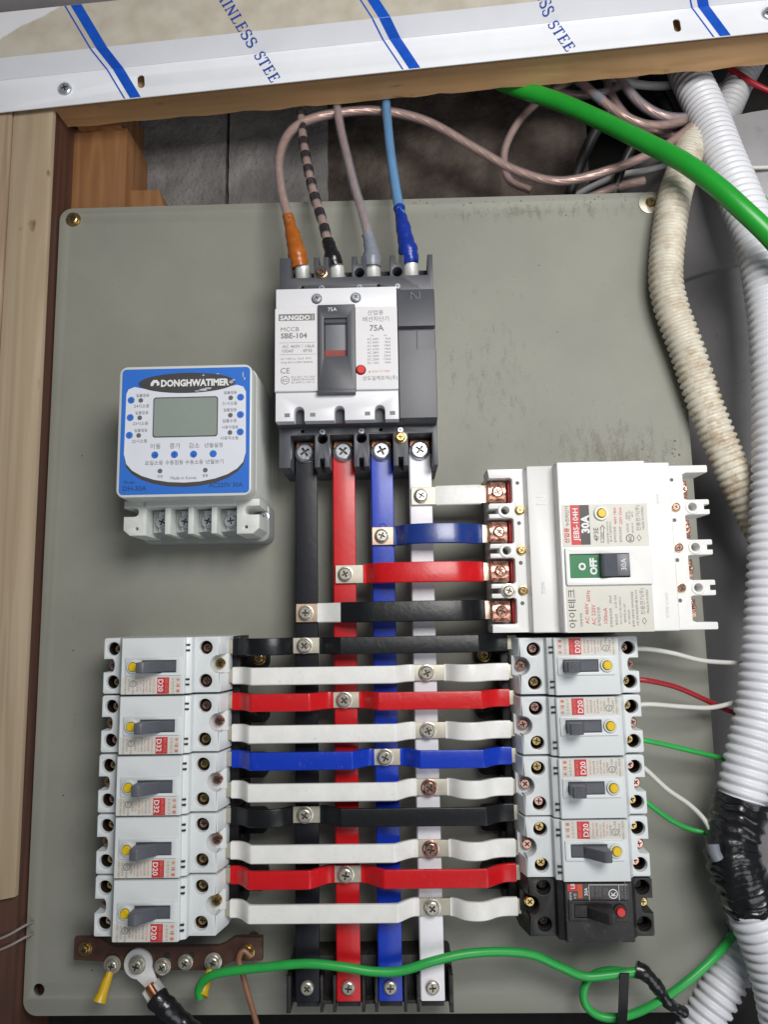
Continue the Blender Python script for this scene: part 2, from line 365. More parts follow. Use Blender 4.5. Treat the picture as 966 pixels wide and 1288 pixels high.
def thing(name, loc, label, cat, group=None, rot=0):
    o = link(name, None, None, loc); o.empty_display_size = .01; o.rotation_euler = (0, -math.radians(rot), 0)
    return tag(o, label, cat, group)
SCR = {}
def plus(r, a=.2): return [(a*r, a*r), (a*r, r), (-a*r, r), (-a*r, a*r), (-r, a*r), (-r, -a*r), (-a*r, -a*r), (-a*r, -r), (a*r, -r), (a*r, -a*r), (r, -a*r), (r, a*r)]
def screw(parent, x, y, w, r=4., h=2.2, m='nickel', washer=0, wm=None, rot=None, name='screw', slot=False):
    k = (r, h, m, washer, wm)
    if k not in SCR:
        b = MB(); z0 = 0
        if washer:
            b.prism(circ(0, 0, washer, 24), 0, .9, holes=[circ(0, 0, r*.7, 16)], c=.3, m=wm or m); z0 = .8
        cr = ccw(plus(r*.5, .22)); n = 24
        prof = [(r, z0), (r, z0+h*.4), (r*.95, z0+h*.68), (r*.84, z0+h*.88), (r*.72, z0+h)]
        b.lathe(prof, n=n, m=m, cap1=False)
        pl = [[Vector((*p, 0)) for p in circ(0, 0, r*.72, n)], [Vector((*p, 0)) for p in cr]]
        vs = [(p.x, p.y, z0+h) for q in pl for p in q]; b.add(vs, [tuple(t) for t in tessellate_polygon(pl)], m)
        low = [(p[0]*.7, p[1]*.7, z0+h*.5) for p in cr]; hi = [(*p, z0+h) for p in cr]; nn = len(cr)
        b.add(hi+low, [(i, (i+1) % nn, nn+(i+1) % nn, nn+i) for i in range(nn)]+[tuple(range(nn, 2*nn))], 'recess')
        SCR[k] = b.mesh('screw', smooth=40)
    return link(name, SCR[k], parent, (x, y, w), rot if rot is not None else random.uniform(0, 6.28))
def spline(pts, step=3.):
    P = [Vector(p) for p in pts]; P = [P[0]*2-P[1]]+P+[P[-1]*2-P[-2]]; o = []
    for i in range(1, len(P)-2):
        a, b, c, d = P[i-1:i+3]; n = max(2, int((c-b).length/step))
        for k in range(n):
            t = k/n
            o.append(.5*((2*b)+(c-a)*t+(2*a-5*b+4*c-d)*t*t+(3*b-a-3*c+d)*t*t*t))
    o.append(P[-2]); return o
def px(*ps): return [at(*p) for p in ps]
def rel(P, o): return [Vector(p)-Vector(o) for p in P]

# ------------------------------------------------------------------ setting
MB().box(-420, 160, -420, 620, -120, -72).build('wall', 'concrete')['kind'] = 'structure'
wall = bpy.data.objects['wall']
def rough_edge(x0, x1, v0, v1, j):
    p = []
    for a, b in (((x0, v0), (x1, v0)), ((x1, v0), (x1, v1)), ((x1, v1), (x0, v1)), ((x0, v1), (x0, v0))):
        for i in range(40): k = i/40; p.append((a[0]+(b[0]-a[0])*k+random.uniform(-j, j), a[1]+(b[1]-a[1])*k+random.uniform(-j, j)))
    return p
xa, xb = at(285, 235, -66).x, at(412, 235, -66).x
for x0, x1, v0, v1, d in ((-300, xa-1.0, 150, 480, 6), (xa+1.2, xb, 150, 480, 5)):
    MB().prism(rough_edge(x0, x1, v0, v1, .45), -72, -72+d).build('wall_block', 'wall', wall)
tag(MB().box(-420, 420, -420, -246, -47, -40).build('dark_backing', 'void'), kind='structure')  # near-black upright sheet added below the plate, its colour stands for shade
tag(MB().box(140, 520, -420, 620, -190, -150).build('dark_backdrop', 'void'), kind='structure')  # backdrop added behind the conduits, near-black to stand for the dark recess
tag(MB().box(-520, 520, 455, 900, -20, 30).build('upper_wall', 'ceiling'), kind='structure')

# ------------------------------------------------------------------ mounting panel
UL, UR, VB, VT = -239.3, 197., -242.4, 292.
t = thing('mounting_panel', (-20, VB, 0), 'grey-green enamelled steel mounting plate with rounded corners behind all the devices', 'panel')
o0 = (-20, VB, 0)
pb = MB(); out = rrect(UL+20, UR+20, 0, VT-VB, 9, 6)
holes = [circ(UL+20+10.5, VT-VB-9, 3.6), circ(UL+20+9.5, 15, 3.6), circ(UR+20-9.5, 15, 3.6), circ(UR+20-10, VT-VB-9, 3.6)]
pb.prism(out, -1.6, 0, holes=holes, c=.5)
for q0, q1 in ((offs(out, 0), offs(out, -1.5)),): pb.prism(q0, -16, -1.6, holes=[q1], bottom=True)
pb.build('plate', 'panel', t)
screw(t, UL+20+10.5, VT-VB-9, 0, 4.4, 2.4, 'brass', 5.3, name='mounting_screw')
screw(t, UR+20-16, VT-VB-8.5, 0, 3.6, 2.0, 'brass', 8.2, 'nickel_flat', name='mounting_screw')
mb = MB(); 
for i in range(26):     # grit stuck to the plate above the large earth leakage breaker
    p = at(random.gauss(800, 55), random.gauss(572, 10), 0); r = random.uniform(.25, .9)
    mb.lathe([(r, 0), (r*.7, r*.25)], p.x+20, p.y-VB, n=5)
for i in range(60):
    p = (random.uniform(UL+10, UR-8), random.uniform(VB+10, VT-8)); r = random.choice((.2, .25, .3, .55))
    mb.lathe([(r, 0), (r*.7, r*.25)], p[0]+20, p[1]-VB, n=5)
for i in range(34):
    p = (random.uniform(0, UR-20), VT-random.uniform(1, 4)-abs(random.gauss(0, 3))); r = random.uniform(.2, .6)
    mb.lathe([(r, 0), (r*.7, r*.2)], p[0]+20, p[1]-VB, n=5)
tag(mb.build('grit', 'oxide_bar', t), kind='stuff')

# ------------------------------------------------------------------ timber around the panel
def plank(name, m, label, u0, u1, v0, v1, w0, w1, c=.6):
    b = MB().box(0, u1-u0, 0, v1-v0, 0, w1-w0, c=c)
    return tag(b.build(name, m, None, (u0, v0, w0)), label, 'timber')
plank('side_board', 'wood_brown', 'dark reddish-brown side board running down the left edge of the mounting plate', -330, UL-1.2, -400, 372, -40, 10.5)
mb = MB(); bot = at(6, 1131, 15).y
mb.prism([(0, 6), (12, -2), (28.4, 1), (28.4, 368-bot), (0, 368-bot)], 0, 4.3, c=.5)
tag(mb.build('pale_batten', 'wood_pale', None, (-268.5, bot, 10.6)), 'pale knotty batten nailed on the dark side board', 'timber')
plank('tan_batten', 'wood_tan', 'tan batten standing against the outer edge of the pale batten', -300, -269.2, -100, 368, 10.6, 17)
p0, p1 = at(92, 262, -18), at(155, 255, -18)
plank('corner_post', 'wood_orange', 'short orange timber post behind the top corner of the mounting plate', p0.x-5, p1.x, 262, 368, -70, -20)
p0, p1 = at(150, 240, -30), at(203, 240, -30)
mb = MB(); mb.prism([(0, 0), (p1.x-p0.x+4, 0), (p1.x-p0.x-2, 19), (0, 19.5)], 0, 40, c=.5)
tag(mb.build('wedge_block', 'wood_orange', None, (p0.x, p0.y-19, -70)), 'small orange timber block beside the corner post', 'timber')
plank('rear_rail', 'wood_orange', 'orange timber rail under the beam above the corner post', -236, -204, 366, 396, -70, -14)
plank('dark_upright', 'wood_dark', 'dark timber upright between the side board and the corner post', -262, -231, 250, 372, -70, -36)
# beam: square timber with a rough sawn rear edge
fa, fb = at(55, 142-.1045*55+3, 12), at(990, 142-.1045*990+2, 12)
ba, bb = at(60, 163, -10), at(990, 79, -10)
nb = 60; vs = []; fs = []
for i in range(nb+1):
    k = i/nb; f = fa.lerp(fb, k); b_ = ba.lerp(bb, k)+Vector((0, random.uniform(-.5, .7), random.uniform(-.8, .8)))
    top = 36
    vs += [f, b_, (b_.x, b_.y+top, b_.z), (f.x, f.y+top+8, f.z)]
for i in range(nb):
    for j in range(4): fs.append((i*4+j, i*4+(j+1) % 4, (i+1)*4+(j+1) % 4, (i+1)*4+j))
fs += [(0, 1, 2, 3), (nb*4+3, nb*4+2, nb*4+1, nb*4)]
mb = MB(); mb.add(rel(vs, fa), fs)
beam = tag(mb.build('wooden_beam', 'wood_beam', None, fa), 'light brown timber beam above the plate, rough sawn along its rear edge', 'beam')

# ------------------------------------------------------------------ steel sheet with printed film, fixed to the front of the beam
s0, s1 = at(-30, 141+.1045*30, 21), at(1000, 141-.1045*1000, 21)
sl = math.atan2(s1.y-s0.y, s1.x-s0.x); LEN = (s1-s0).length
FL = (at(250, 75, 21)-at(250, 115, 21)).y*math.cos(sl)       # flange height
pt = at(250, 47, 33); q = at(250, 75, 21)
BV = (pt.y-q.y); prof = [(0, 0), (FL, 0), (FL+BV, 12), (FL+BV+34, 13)]
ss = [0]
for i in range(3): ss.append(ss[-1]+math.hypot(prof[i+1][0]-prof[i][0], prof[i+1][1]-prof[i][1]))
def fold(x, s, d=0):
    for i in range(3):
        if s <= ss[i+1] or i == 2: break
    k = (s-ss[i])/(ss[i+1]-ss[i]); (y0, w0), (y1, w1) = prof[i], prof[i+1]
    n = Vector((-(w1-w0), y1-y0)).normalized()
    return (x, y0+(y1-y0)*k+n.x*d, w0+(w1-w0)*k+n.y*d)
st = thing('steel_sheet', (s0.x, s0.y, 21), 'bent stainless steel sheet covered with printed white protective film along the beam', 'metal sheet', rot=math.degrees(sl))
def lx(p, s):      # local x of the sheet for a photo column at height s
    pl = fold(0, s); base = s0+Vector((0, 0, pl[2])); 
    for k in range(30):
        pass
    # walk along the sheet and find the place nearest the column
    best = None
    for i in range(0, 2201):
        x = LEN*i/2200; P = s0+Vector((x*math.cos(sl)-pl[1]*math.sin(sl), x*math.sin(sl)+pl[1]*math.cos(sl), pl[2]))
        d = P-Vector((0, 0, DIST)); e = abs(483+FPX*d.dot(RT)/d.dot(fw)-p)
        if best is None or e < best[0]: best = (e, x)
    return best[1]
slots = [lx(177, FL*.5), lx(852, FL*.5)]
fl = MB(); fl.prism(rect(0, LEN, 0, FL), -.8, 0, holes=[[(x+dx, y+FL*.5) for dx, y in rrect(-2.5, 2.5, -5.0, 5.0, 2.4)] for x in slots], c=.1)
fl.build('flange', 'film', st)
def facet(i, name, m):
    (y0, w0), (y1, w1) = prof[i], prof[i+1]; b = MB(); n = Vector((-(w1-w0), y1-y0)).normalized()*.8
    b.prism([(y0+.05, w0), (y1, w1), (y1-n.x, w1-n.y), (y0+.05-n.x, w0-n.y)], 0, LEN, axis='u'); return b.build(name, m, st)
facet(1, 'bend', 'film_band_shaded'); facet(2, 'fascia', 'film_upper')
def stripe(xb, xt, wd, m):
    # slanting printed band from the lower edge (x = xb) over the bends
    b = MB(); sl_ = (xt-xb)/ss[1]
    pts = sorted(set([.3, ss[1]-.2, ss[1]+.2, ss[2]-.2, ss[2]+.2, ss[3]-.3]))
    for a, c in zip(pts[:-1], pts[1:]):
        b.add([fold(xb+sl_*a, a, .22), fold(xb+wd+sl_*a, a, .22), fold(xb+wd+sl_*c, c, .22), fold(xb+sl_*c, c, .22)], [(0, 1, 2, 3)])
    b.build('printed_stripe', m, st, normals=False)
for b0, b1, n0, n1 in ((163.5, 177, 155.5, 157.5), (515, 529, 506, 508), (906, 920, 897, 899)):
    xa, xb_, ta = lx(b0, 1), lx(b1, 1), lx(n0, 1)
    dx = -.47*ss[1]
    stripe(xa, xa+dx, xb_-xa, 'film_blue'); stripe(ta, ta+dx, 1.1, 'film_blue')
# serif capitals of the film, drawn from strokes (unit height)
def glyph(ch):
    q = []
    def bar(x0, y0, x1, y1, t):
        d = Vector((x1-x0, y1-y0)).normalized(); n = Vector((-d.y, d.x))*t/2
        q.append([(x0+n.x, y0+n.y), (x1+n.x, y1+n.y), (x1-n.x, y1-n.y), (x0-n.x, y0-n.y)])
    K, H = .19, .085
    if ch == 'I': bar(.2, 0, .2, 1, K); bar(.03, .03, .37, .03, H); bar(.03, .97, .37, .97, H); w = .4
    elif ch == 'L': bar(.2, 0, .2, 1, K); bar(.03, .03, .68, .03, H); bar(.03, .97, .37, .97, H); bar(.66, 0, .70, .26, H); w = .75
    elif ch == 'E': bar(.2, 0, .2, 1, K); bar(.03, .03, .68, .03, H); bar(.03, .97, .65, .97, H); bar(.2, .52, .52, .52, H); bar(.66, 0, .70, .26, H); bar(.63, .76, .63, 1, H); bar(.52, .40, .52, .64, H); w = .75
    elif ch == 'T': bar(.36, 0, .36, 1, K); bar(.2, .03, .52, .03, H); bar(.02, .97, .70, .97, H); bar(.04, .76, .04, 1, H); bar(.68, .76, .68, 1, H); w = .74
    elif ch == 'N': bar(.14, 0, .14, 1, H*1.2); bar(.12, .97, .72, .03, K); bar(.72, 0, .72, 1, H*1.2); bar(.02, .03, .28, .03, H); bar(.02, .97, .2, .97, H); bar(.58, .97, .86, .97, H); w = .88
    elif ch == 'A': bar(.1, .02, .40, 1, H*1.2); bar(.40, 1, .70, .02, K); bar(.2, .33, .6, .33, H); bar(0, .03, .22, .03, H); bar(.56, .03, .84, .03, H); w = .84
    elif ch == 'S':
        pts = []
        for i in range(13): a = math.radians(35+i*(235/12)); pts.append((.30+.23*math.cos(a), .75+.23*math.sin(a)))
        for i in range(13): a = math.radians(90-i*(235/12)); pts.append((.30+.26*math.cos(a), .26+.26*math.sin(a)))
        for i in range(len(pts)-1):
            k = 1-abs(i-12.5)/13; bar(*pts[i], *pts[i+1], H+.10*k)
        bar(.51, .74, .51, .99, H); bar(.06, .02, .06, .28, H); w = .6
    else: w = .45
    return q, w
def film_text(x_end, h):
    b = MB(); ang = math.atan2(ss[1], .47*ss[1]) ; d = Vector((math.cos(ang), -math.sin(ang))); up = Vector((math.sin(ang), math.cos(ang)))
    word = 'STAINLESS STEEL'; tot = sum(glyph(c)[1]+.14 for c in word)*h; cur = -tot+h*.9
    for c in word:
        qs, w = glyph(c)
        for poly in qs:
            P = [Vector((x_end, 0))+d*(cur+x*h)+up*(y*h-h*.2) for x, y in poly]
            if min(p.y for p in P) < .2 or max(p.y for p in P) > ss[3]: continue
            b.add([fold(p.x, p.y, .25) for p in P], [tuple(range(len(P)))])
        cur += (w+.14)*h
    return b.build('printed_lettering', 'ink_blue', st, normals=False)
film_text(lx(344, 1), 7.7); film_text(lx(716, 1), 7.7)
screw(st, lx(82, FL*.47), FL*.50, 0, 4.9, 2.2, 'zinc', name='screw')
screw(st, lx(967, FL*.5), FL*.55, 0, 4.9, 2.2, 'zinc', name='screw')

# ------------------------------------------------------------------ vertical bus bars, terminal block
POLE = (-58.7, -34.7, -10.4, 14.0)
COL = ('black', 'red', 'blue', 'white')
for i, (u, c) in enumerate(zip(POLE, COL)):
    t = thing('bus_bar', (u, -221, 0), '%s insulated vertical bus bar running down from the main breaker' % c, 'bus bar', 'vertical bus bars')
    b = MB(); b.prism([(0, 26), (322, 26), (322, 29), (0, 29)], -7.1, 7.1, axis='u', c=.7, c0=.7); b.build('insulated_bar', 'bus_'+c, t)
    b = MB().prism([(321, 26.6), (331, 26.6), (331, 28.6), (321, 28.6)], -6.3, 6.3, axis='u', c=.3, c0=.3); b.build('bare_end', 'copper', t)
    screw(t, 0, 7.5, 29, 4.0, 2.2, 'nickel')
    if c == 'blue':
        b = MB().prism(circ(0, 0, 2.6, 16), 0, .35, holes=[circ(0, 0, 1.7, 16)]); b.build('punched_hole', 'bus_blue', t, (0, 221+52.8+1.5, 28.9))
t = thing('terminal_block', (-22, -226.5, 0), 'black moulded terminal block under the feet of the four bus bars', 'terminal block')
b = MB(); b.prism(rrect(-48, 48, 0, 26, 2.5), 0, 19, c=.6)
for i in range(5):
    u = (POLE[0]-12.1+24.25*i)+22
    if i in (0, 4): b.box(u-1.2+(1.5 if i == 0 else -1.5), u+1.2+(1.5 if i == 0 else -1.5), 0, 20, 19, 31, c=.4)
    else:
        b.box(u-4.6, u-2.8, 0, 20, 19, 30, c=.4); b.box(u+2.8, u+4.6, 0, 20, 19, 30, c=.4); b.box(u-4.6, u+4.6, 3, 5, 18.9, 27, c=.3)
for u in POLE: b.box(u+22-6.5, u+22+6.5, 1.2, 24, 18.9, 25.9, c=.3)
b.build('block', 'black_pl_dusty', t)
screw(t, POLE[2]+22+13, 19, 19.1, 2.6, 1.6, 'zinc')

# ------------------------------------------------------------------ strips bent over the bus bars
def chaikin(P, n=2):
    for _ in range(n):
        o = [P[0]]
        for a, b in zip(P[:-1], P[1:]): o += [(a[0]*.75+b[0]*.25, a[1]*.75+b[1]*.25), (a[0]*.25+b[0]*.75, a[1]*.25+b[1]*.75)]
        P = o+[P[-1]]
    return P
def strip(b, P, th, v0, v1, c=.5, m=None, ends=0):
    P = chaikin(P, 2) if len(P) > 2 else P
    low = []
    for i, p in enumerate(P):
        a = Vector(P[max(0, i-1)]); d = Vector(P[min(len(P)-1, i+1)])-a; n = Vector((d.y, -d.x)).normalized(); low.append((p[0]+n.x*th, p[1]+n.y*th))
    b.prism(list(P)+low[::-1], v0, v1, axis='v', c=c, c0=c, m=m); return b
CB = [(-18.2, 0), (-35.6, 3), (-51.0, 1), (-69.5, 3), (-84.7, 2), (-102.4, 3), (-117.2, 0), (-137.0, 3), (-150.8, 1), (-169.4, 3)]
WHICH = ['topmost', 'second', 'third', 'fourth', 'fifth', 'sixth', 'seventh', 'eighth', 'ninth', 'tenth']
EL, ER = -103.8, 64.5
for i, (v, k) in enumerate(CB):
    c = COL[k]; u = POLE[k]+(.8 if k == 3 else .2)
    t = thing('cross_bar', (u, v, 29.2), '%s insulated cross bar linking the two breaker columns, %s below the large breaker' % (c, WHICH[i]), 'cross bar', 'cross bars over the bus bars')
    W = lambda x: x-29.2
    hw = 5.15; lo, hi = 31.6, random.uniform(40, 42); top = hw
    j = [random.uniform(-1.2, 1.2) for _ in range(6)]
    if k == 0: lp = [(EL, lo), (-99, lo), (-92+j[0], hi), (-74+j[1], hi), (u-8, lo)] if True else None
    else: lp = [(EL, lo), (-98, lo), (-91.5+j[0], hi), (-89+j[0], hi), (u-22+j[1], hi), (u-20+j[1], hi), (u-11.5, lo), (u-7.5, lo)]
    rp = [(u+8, lo), (u+11, lo), (u+20+j[2], hi), (u+22+j[2], hi), (45+j[3], hi), (47+j[3], hi), (56+j[4], lo+.6), (ER, lo+.6)] if k != 3 else [(u+10.5, lo), (u+12, lo), (u+19, hi-1.5), (45+j[3]*.5, hi-1), (54+j[4], lo+.6), (ER, lo+.6)]
    for q in (lp, rp):
        b = MB(); strip(b, [(x-u, W(w)) for x, w in q], 2.6, -hw, hw, .55); b.build('insulated_strip', 'bar_'+c, t)
    b = MB(); strip(b, [(-10, W(lo-.3)), (12.5, W(lo-.3))], 1.9, -4.7, 4.7, .2); b.build('bare_contact', 'nickel_flat', t)
    for x0, x1 in ((-110, EL+1), (ER-1, 70)):
        b = MB(); strip(b, [(x0-u, W(lo-.3)), (x1-u, W(lo-.3))], 1.8, -4.2, 4.2, .2); b.build('bare_end', 'nickel_flat', t)
    screw(t, -1 if k != 3 else 0, 0, W(lo-.3), 4.4, 2.4, 'pink_brass' if i in (5, 7) else 'nickel', 5.0)
# strips feeding the large earth leakage breaker
BR = [(73.2, 3, 14.1), (48.4, 2, -11.0), (25.0, 1, -34.1), (1.6, 0, -58.7)]
for i, (v, k, u) in enumerate(BR):
    c = COL[k]
    t = thing('branch_strip', (u, v, 29.2), {3: 'short white insulated strip', 2: 'blue insulated strip', 1: 'red insulated strip', 0: 'long black insulated strip with a white sleeve'}[k]+' branching to the large earth leakage breaker', 'branch strip', 'strips feeding the large breaker')
    lo, hi = 31.6-29.2, 44-29.2; e = 51.5-u
    b = MB()
    x0 = {3: 9, 2: 7, 1: 11, 0: 22}[k]
    if k == 3: pth = [(x0, lo), (x0+6, lo+1), (e, 4.4)]
    else: pth = [(x0, lo), (x0+3, lo), (x0+10, hi-1), (e-16, hi), (e-5, 5.5), (e, 4.4)] if k else [(x0, hi-6), (x0+8, hi-3), (x0+18, hi), (e-14, hi), (e-5, 5.5), (e, 4.4)]
    strip(b, pth, 2.6, -6.2, 6.2, .55); b.build('insulated_strip', {3: 'bar_white', 2: 'bar_darkblue', 1: 'bar_red', 0: 'bar_black'}[k], t)
    if k == 0:
        b = MB(); strip(b, [(7, lo+.2), (12, lo+.4), (x0+.6, hi-5.8)], 2.6, -5.9, 5.9, .5); b.build('white_sleeve', 'bar_white', t)
    b = MB(); strip(b, [(-6, lo-.3), (8.5 if k == 0 else x0+2, lo-.3)], 1.9, -5.6, 5.6, .2); b.build('bare_contact', 'copper_pale' if k in (0, 2) else 'nickel_flat', t)
    b = MB(); strip(b, [(e-1, pth[-1][1]-.3), (e+10, pth[-1][1]-.3)], 1.9, -5.6, 5.6, .2); b.build('bare_end', 'copper_pale', t)
    screw(t, 0, 0, lo-.3, 4.2, 2.4, 'nickel', 4.8)

# ------------------------------------------------------------------ black insulating rails beside the breaker columns
for sx, u, who in ((1, -107, 'left'), (-1, 67.5, 'right')):
    t = thing('insulating_rail', (u, -176, 0), 'black plastic rail with rounded tabs beside the %s breakers' % ('D32 and D20' if sx > 0 else 'white and black'), 'rail', 'insulating rails')
    b = MB(); b.box(min(0, sx*6.5), max(0, sx*6.5), 0, 164, 0, 24, c=.8)
    for i in range(10): b.box(min(sx*.5, sx*8.5), max(sx*.5, sx*8.5), 3+i*16.4, 12+i*16.4, 0, 19, c=.5)
    b.build('rail', 'black_pl', t)
    for i in range(5):
        v = 176-26-33.6*i
        b = MB(); x0, x1 = sx*6, sx*21
        b.prism([(x*sx+(0), y+v) for x, y in rrect(5, 21, -7.2, 7.2, 4)], 0, 9, holes=[circ(sx*15, v, 1.8, 12)], c=.6); tb = b.build('tab', 'black_pl', t)
        if i == 0: screw(t, sx*15, v-.5, 9, 3.4, 1.6, 'brass', 4.6, name='tab_screw')

# ------------------------------------------------------------------ small two-pole breakers
def small_breaker(loc, rot, label, group, code, on, black=False, h=32.7, screws=('brass', 'brass')):
    """local x runs from the load end (0) to the line end (74); y upward from the lower edge"""
    t = thing('circuit_breaker', (loc[0]+random.uniform(-.35, .35), loc[1]+random.uniform(-.12, .12), 0), label, 'breaker', group, rot+random.uniform(-.45, .45))
    pm = 'black_pl_dusty' if black else 'white_pl'; Y = lambda d: h-d      # d: distance from the upper edge
    b = MB(); yh = (6.4, 26.0); ym = 16.3
    out = [(0, 0), (10.4, 0), (10.4, h), (0, h), (0, h-12.4)]
    arc = [(5.0+1.6*math.sin(math.radians(a)), Y(ym)+3.9*math.cos(math.radians(a))) for a in range(0, 181, 30)]
    out = [(.8, 0), (10.4, 0), (10.4, h), (.8, h), (0, h-.8), (0, h-12.4)]+arc+[(0, h-20.2), (0, .8)]
    b.prism(out, 20, 42, holes=[circ(5.6, Y(d), 4.0, 20) for d in yh], c=.45)
    b.box(.6, 74, .15, h-.15, 0, 20, c=0)
    prof = [(10, 19.9), (10, 42.6), (10.7, 43.4), (13, 46.4), (13.5, 49.5), (14, 50), (50.6, 50), (51.2, 49.5), (51.6, 47.6), (53.8, 46.8), (54.6, 46.2), (55.2, 42.6), (55.2, 19.9)]
    b.prism(prof, 0, h, axis='v', c=.4, c0=.4)
    n0 = [(55, 0), (70.2, 0), (70.2, h-ym-5.4)]
    arc = [(69.5-5.4*math.sin(math.radians(a)), Y(ym)-5.4*math.cos(math.radians(a))) for a in range(0, 181, 20)]
    b.prism([(55, 0), (70.2, 0)]+arc+[(70.2, h), (55, h)], 20, 42, holes=[circ(61.6, Y(d), 4.0, 20) for d in yh], c=.45)
    for y0, y1 in ((0, h-ym-5.6), (h-ym+5.6, h)):
        b.prism([(70.0, 19.9), (70.0, 41.6), (70.5, 41.2), (74, 27), (74, 19.9)], y0, y1, axis='v', c=.4, c0=.4)
    b.box(55.1, 73.6, h-ym-5.7, h-ym+5.7, 19.8, 33, c=.3)
    body = b.build('case', pm, t)
    for x in (5.6, 61.6):
        for d in yh:
            MB().lathe([(3.6, 20.4), (3.6, 20.05), (3.95, 20.05), (3.95, 38.5), (3.6, 38.5), (3.6, 20.45)], x, Y(d), n=18, cap0=True, cap1=False).build('terminal_cage', 'cage', body)
    for x in (5.6, 61.6):
        for d in yh: screw(t, x+(1.2 if x < 30 else -.4), Y(d)-.3, 33.5 if x < 30 else 34.5, 3.2, 2.2, 'black_pl' if black else random.choice(('brass', 'brass', 'pink_brass')), name='terminal_screw')
    screw(t, 68.6, Y(ym), 33, 3.3, 3.2, 'brass' if black else screws[0], name='mounting_screw')
    screw(t, 4.0, Y(ym), 34, 3.0, 2.6, 'brass' if black else screws[1], name='mounting_screw')
    if not black:
        for d in (4.4, 7.6, 24.4, 27.4):
            MB().box(51.0, 53.6, Y(d)-.45, Y(d)+.45, 46.9, 48.4, c=.1).build('vent_slit', 'cavity', t)
    # toggle surround, slot, lever, test button
    fr = MB(); fr.prism(rrect(16.4, 49.6, Y(22.0), Y(11.2), .8), 50, 50.9, holes=[rrect(26.0, 46.5, Y(20.2), Y(13.0), .3)], c=.3); fr.build('toggle_surround', pm, t)
    fl_ = MB().box(26.0, 46.5, Y(20.2), Y(13.0), 50, 50.2); fl_.build('slot', 'cavity' if black else 'lever_grey', t)
    lv = MB()
    if on: pr = [(26.6, 50.2), (26.2, 61.0), (27.0, 62.2), (30.2, 62.4), (31.2, 61.8), (38.6, 54.0), (39.6, 51.6), (46.3, 51.2), (46.3, 50.2)]
    else: pr = [(26.4, 50.2), (26.4, 50.9), (31, 51.2), (36.4, 51.8), (37.6, 53.4), (38.8, 61.2), (39.6, 62), (45.6, 61.6), (46.4, 60.8), (46.3, 50.2)]
    lv.prism(pr, Y(19.6), Y(13.6), axis='v', c=.4, c0=.4); lo = lv.build('lever', 'black_pl_dusty' if black else 'lever_grey', t)
    if not on:
        tx = MB(); tx.text('20', 5, 42.6, Y(16.6), 62.2, 'pr_dim', rot=-90); tx.build('lettering', None, lo, normals=False)
    bt = MB(); bt.lathe([(3.9, 50.8), (3.9, 51.6), (3.5, 52.2), (2.9, 52.2), (2.7, 51.4)], 21.3, Y(16.7), n=24, cap0=False, cap1=False)
    ring = bt.build('button_ring', pm, t)
    MB().lathe([(2.5, 51), (2.5, 52.9), (2.1, 53.4)], 21.3, Y(16.7), n=20).build('test_button', 'red_pl' if black else 'yellow', t)
    if not black:
        lb = MB().box(14.6, 49.2, .35, Y(22.9), 50, 50.12); lo = lb.build('label', 'label', t)
        tx = MB(); z = 50.2
        tx.box(35.4, 42.4, .4, Y(22.95), 50.1, 50.16, m='label_red')
        yc = (0.4+Y(22.9))/2; R_ = -90
        tx.text(code, 4.2, 37.5, yc, z+.03, 'pr_white', R_, bold=.02); tx.text('EBS-30CS', 2.0, 40.9, yc, z+.03, 'pr_palered', R_)
        for q, dy in enumerate((3.2, 0, -3.2)): tx.text('수대용'[q], 2.3, 47.6, yc+dy, z, 'pr_red', R_, bold=.02)
        tx.text('누 전 차 단 기', 1.5, 44.6, yc, z, 'pr_grey', R_)
        for x, s, m_ in ((33.3, '정격전압 220V', 'pr_palered'), (31.2, '정격감도전류', 'pr_grey'), (29.2, '30mA 0.03초', 'pr_palered'), (27.4, 'AC220V 60Hz', 'pr_grey'), (25.5, '2P2E 1.5kA', 'pr_palered'), (23.6, '[차단용량]', 'pr_grey'), (16.6, '고장표시 시험단추', 'pr_grey'), (18.6, 'KC 인증번호', 'pr_grey')):
            tx.text(s, 1.35, x, yc+random.uniform(-.4, .4), z, m_, R_)
        tx.prism(circ(21.0, yc+1.2, 2.0, 18), z-.05, z, holes=[circ(21.0, yc+1.2, 1.6, 18)], m='pr_grey'); tx.text('KC', 1.8, 21.0, yc+1.2, z, 'pr_grey', R_, bold=.02)
        tx.text('인증필', 1.2, 21.0, yc-3, z, 'pr_grey', R_)
        tx.build('lettering', None, lo, normals=False)
    else:
        lb = MB().box(15.5, 50, .4, Y(22.6), 50, 50.12); lo = lb.build('label', 'label_dark', t)
        tx = MB(); z = 50.2; yc = (.4+Y(22.6))/2
        tx.box(44.0, 49.6, .5, yc-.3, 50.1, 50.16, m='label_red'); tx.box(41.4, 44.0, .5, Y(23.2), 50.1, 50.17, m='pr_orange')
        tx.text('LS', 2.9, 46.8, yc-2.9, z+.02, 'pr_white', -90, bold=.03); tx.text('과부하', 1.7, 48.0, yc+2.4, z, 'pr_white', -90); tx.text('누전', 1.7, 45.6, yc+2.4, z, 'pr_white', -90)
        tx.text('30A', 2.6, 39.5, yc, z, 'pr_white', -90, bold=.02)
        for x0, x1, y0, y1 in ((37.6, 37.85, .8, 10.2), (16.4, 37.8, .7, .95), (16.4, 37.8, 10.1, 10.35), (21.0, 21.25, .8, 10.2)): tx.box(x0, x1, y0, y1, 50.1, 50.2, m='pr_white')
        for x, s in ((35.8, '정격전압'), (33.4, 'AC 220V'), (31.6, '정격감도'), (29.2, '30mA'), (27.6, '0.03초'), (19.6, 'KS C 4613'), (17.6, 'MADE IN KOREA')): tx.text(s, 1.5, x, yc, z, 'pr_grey', -90)
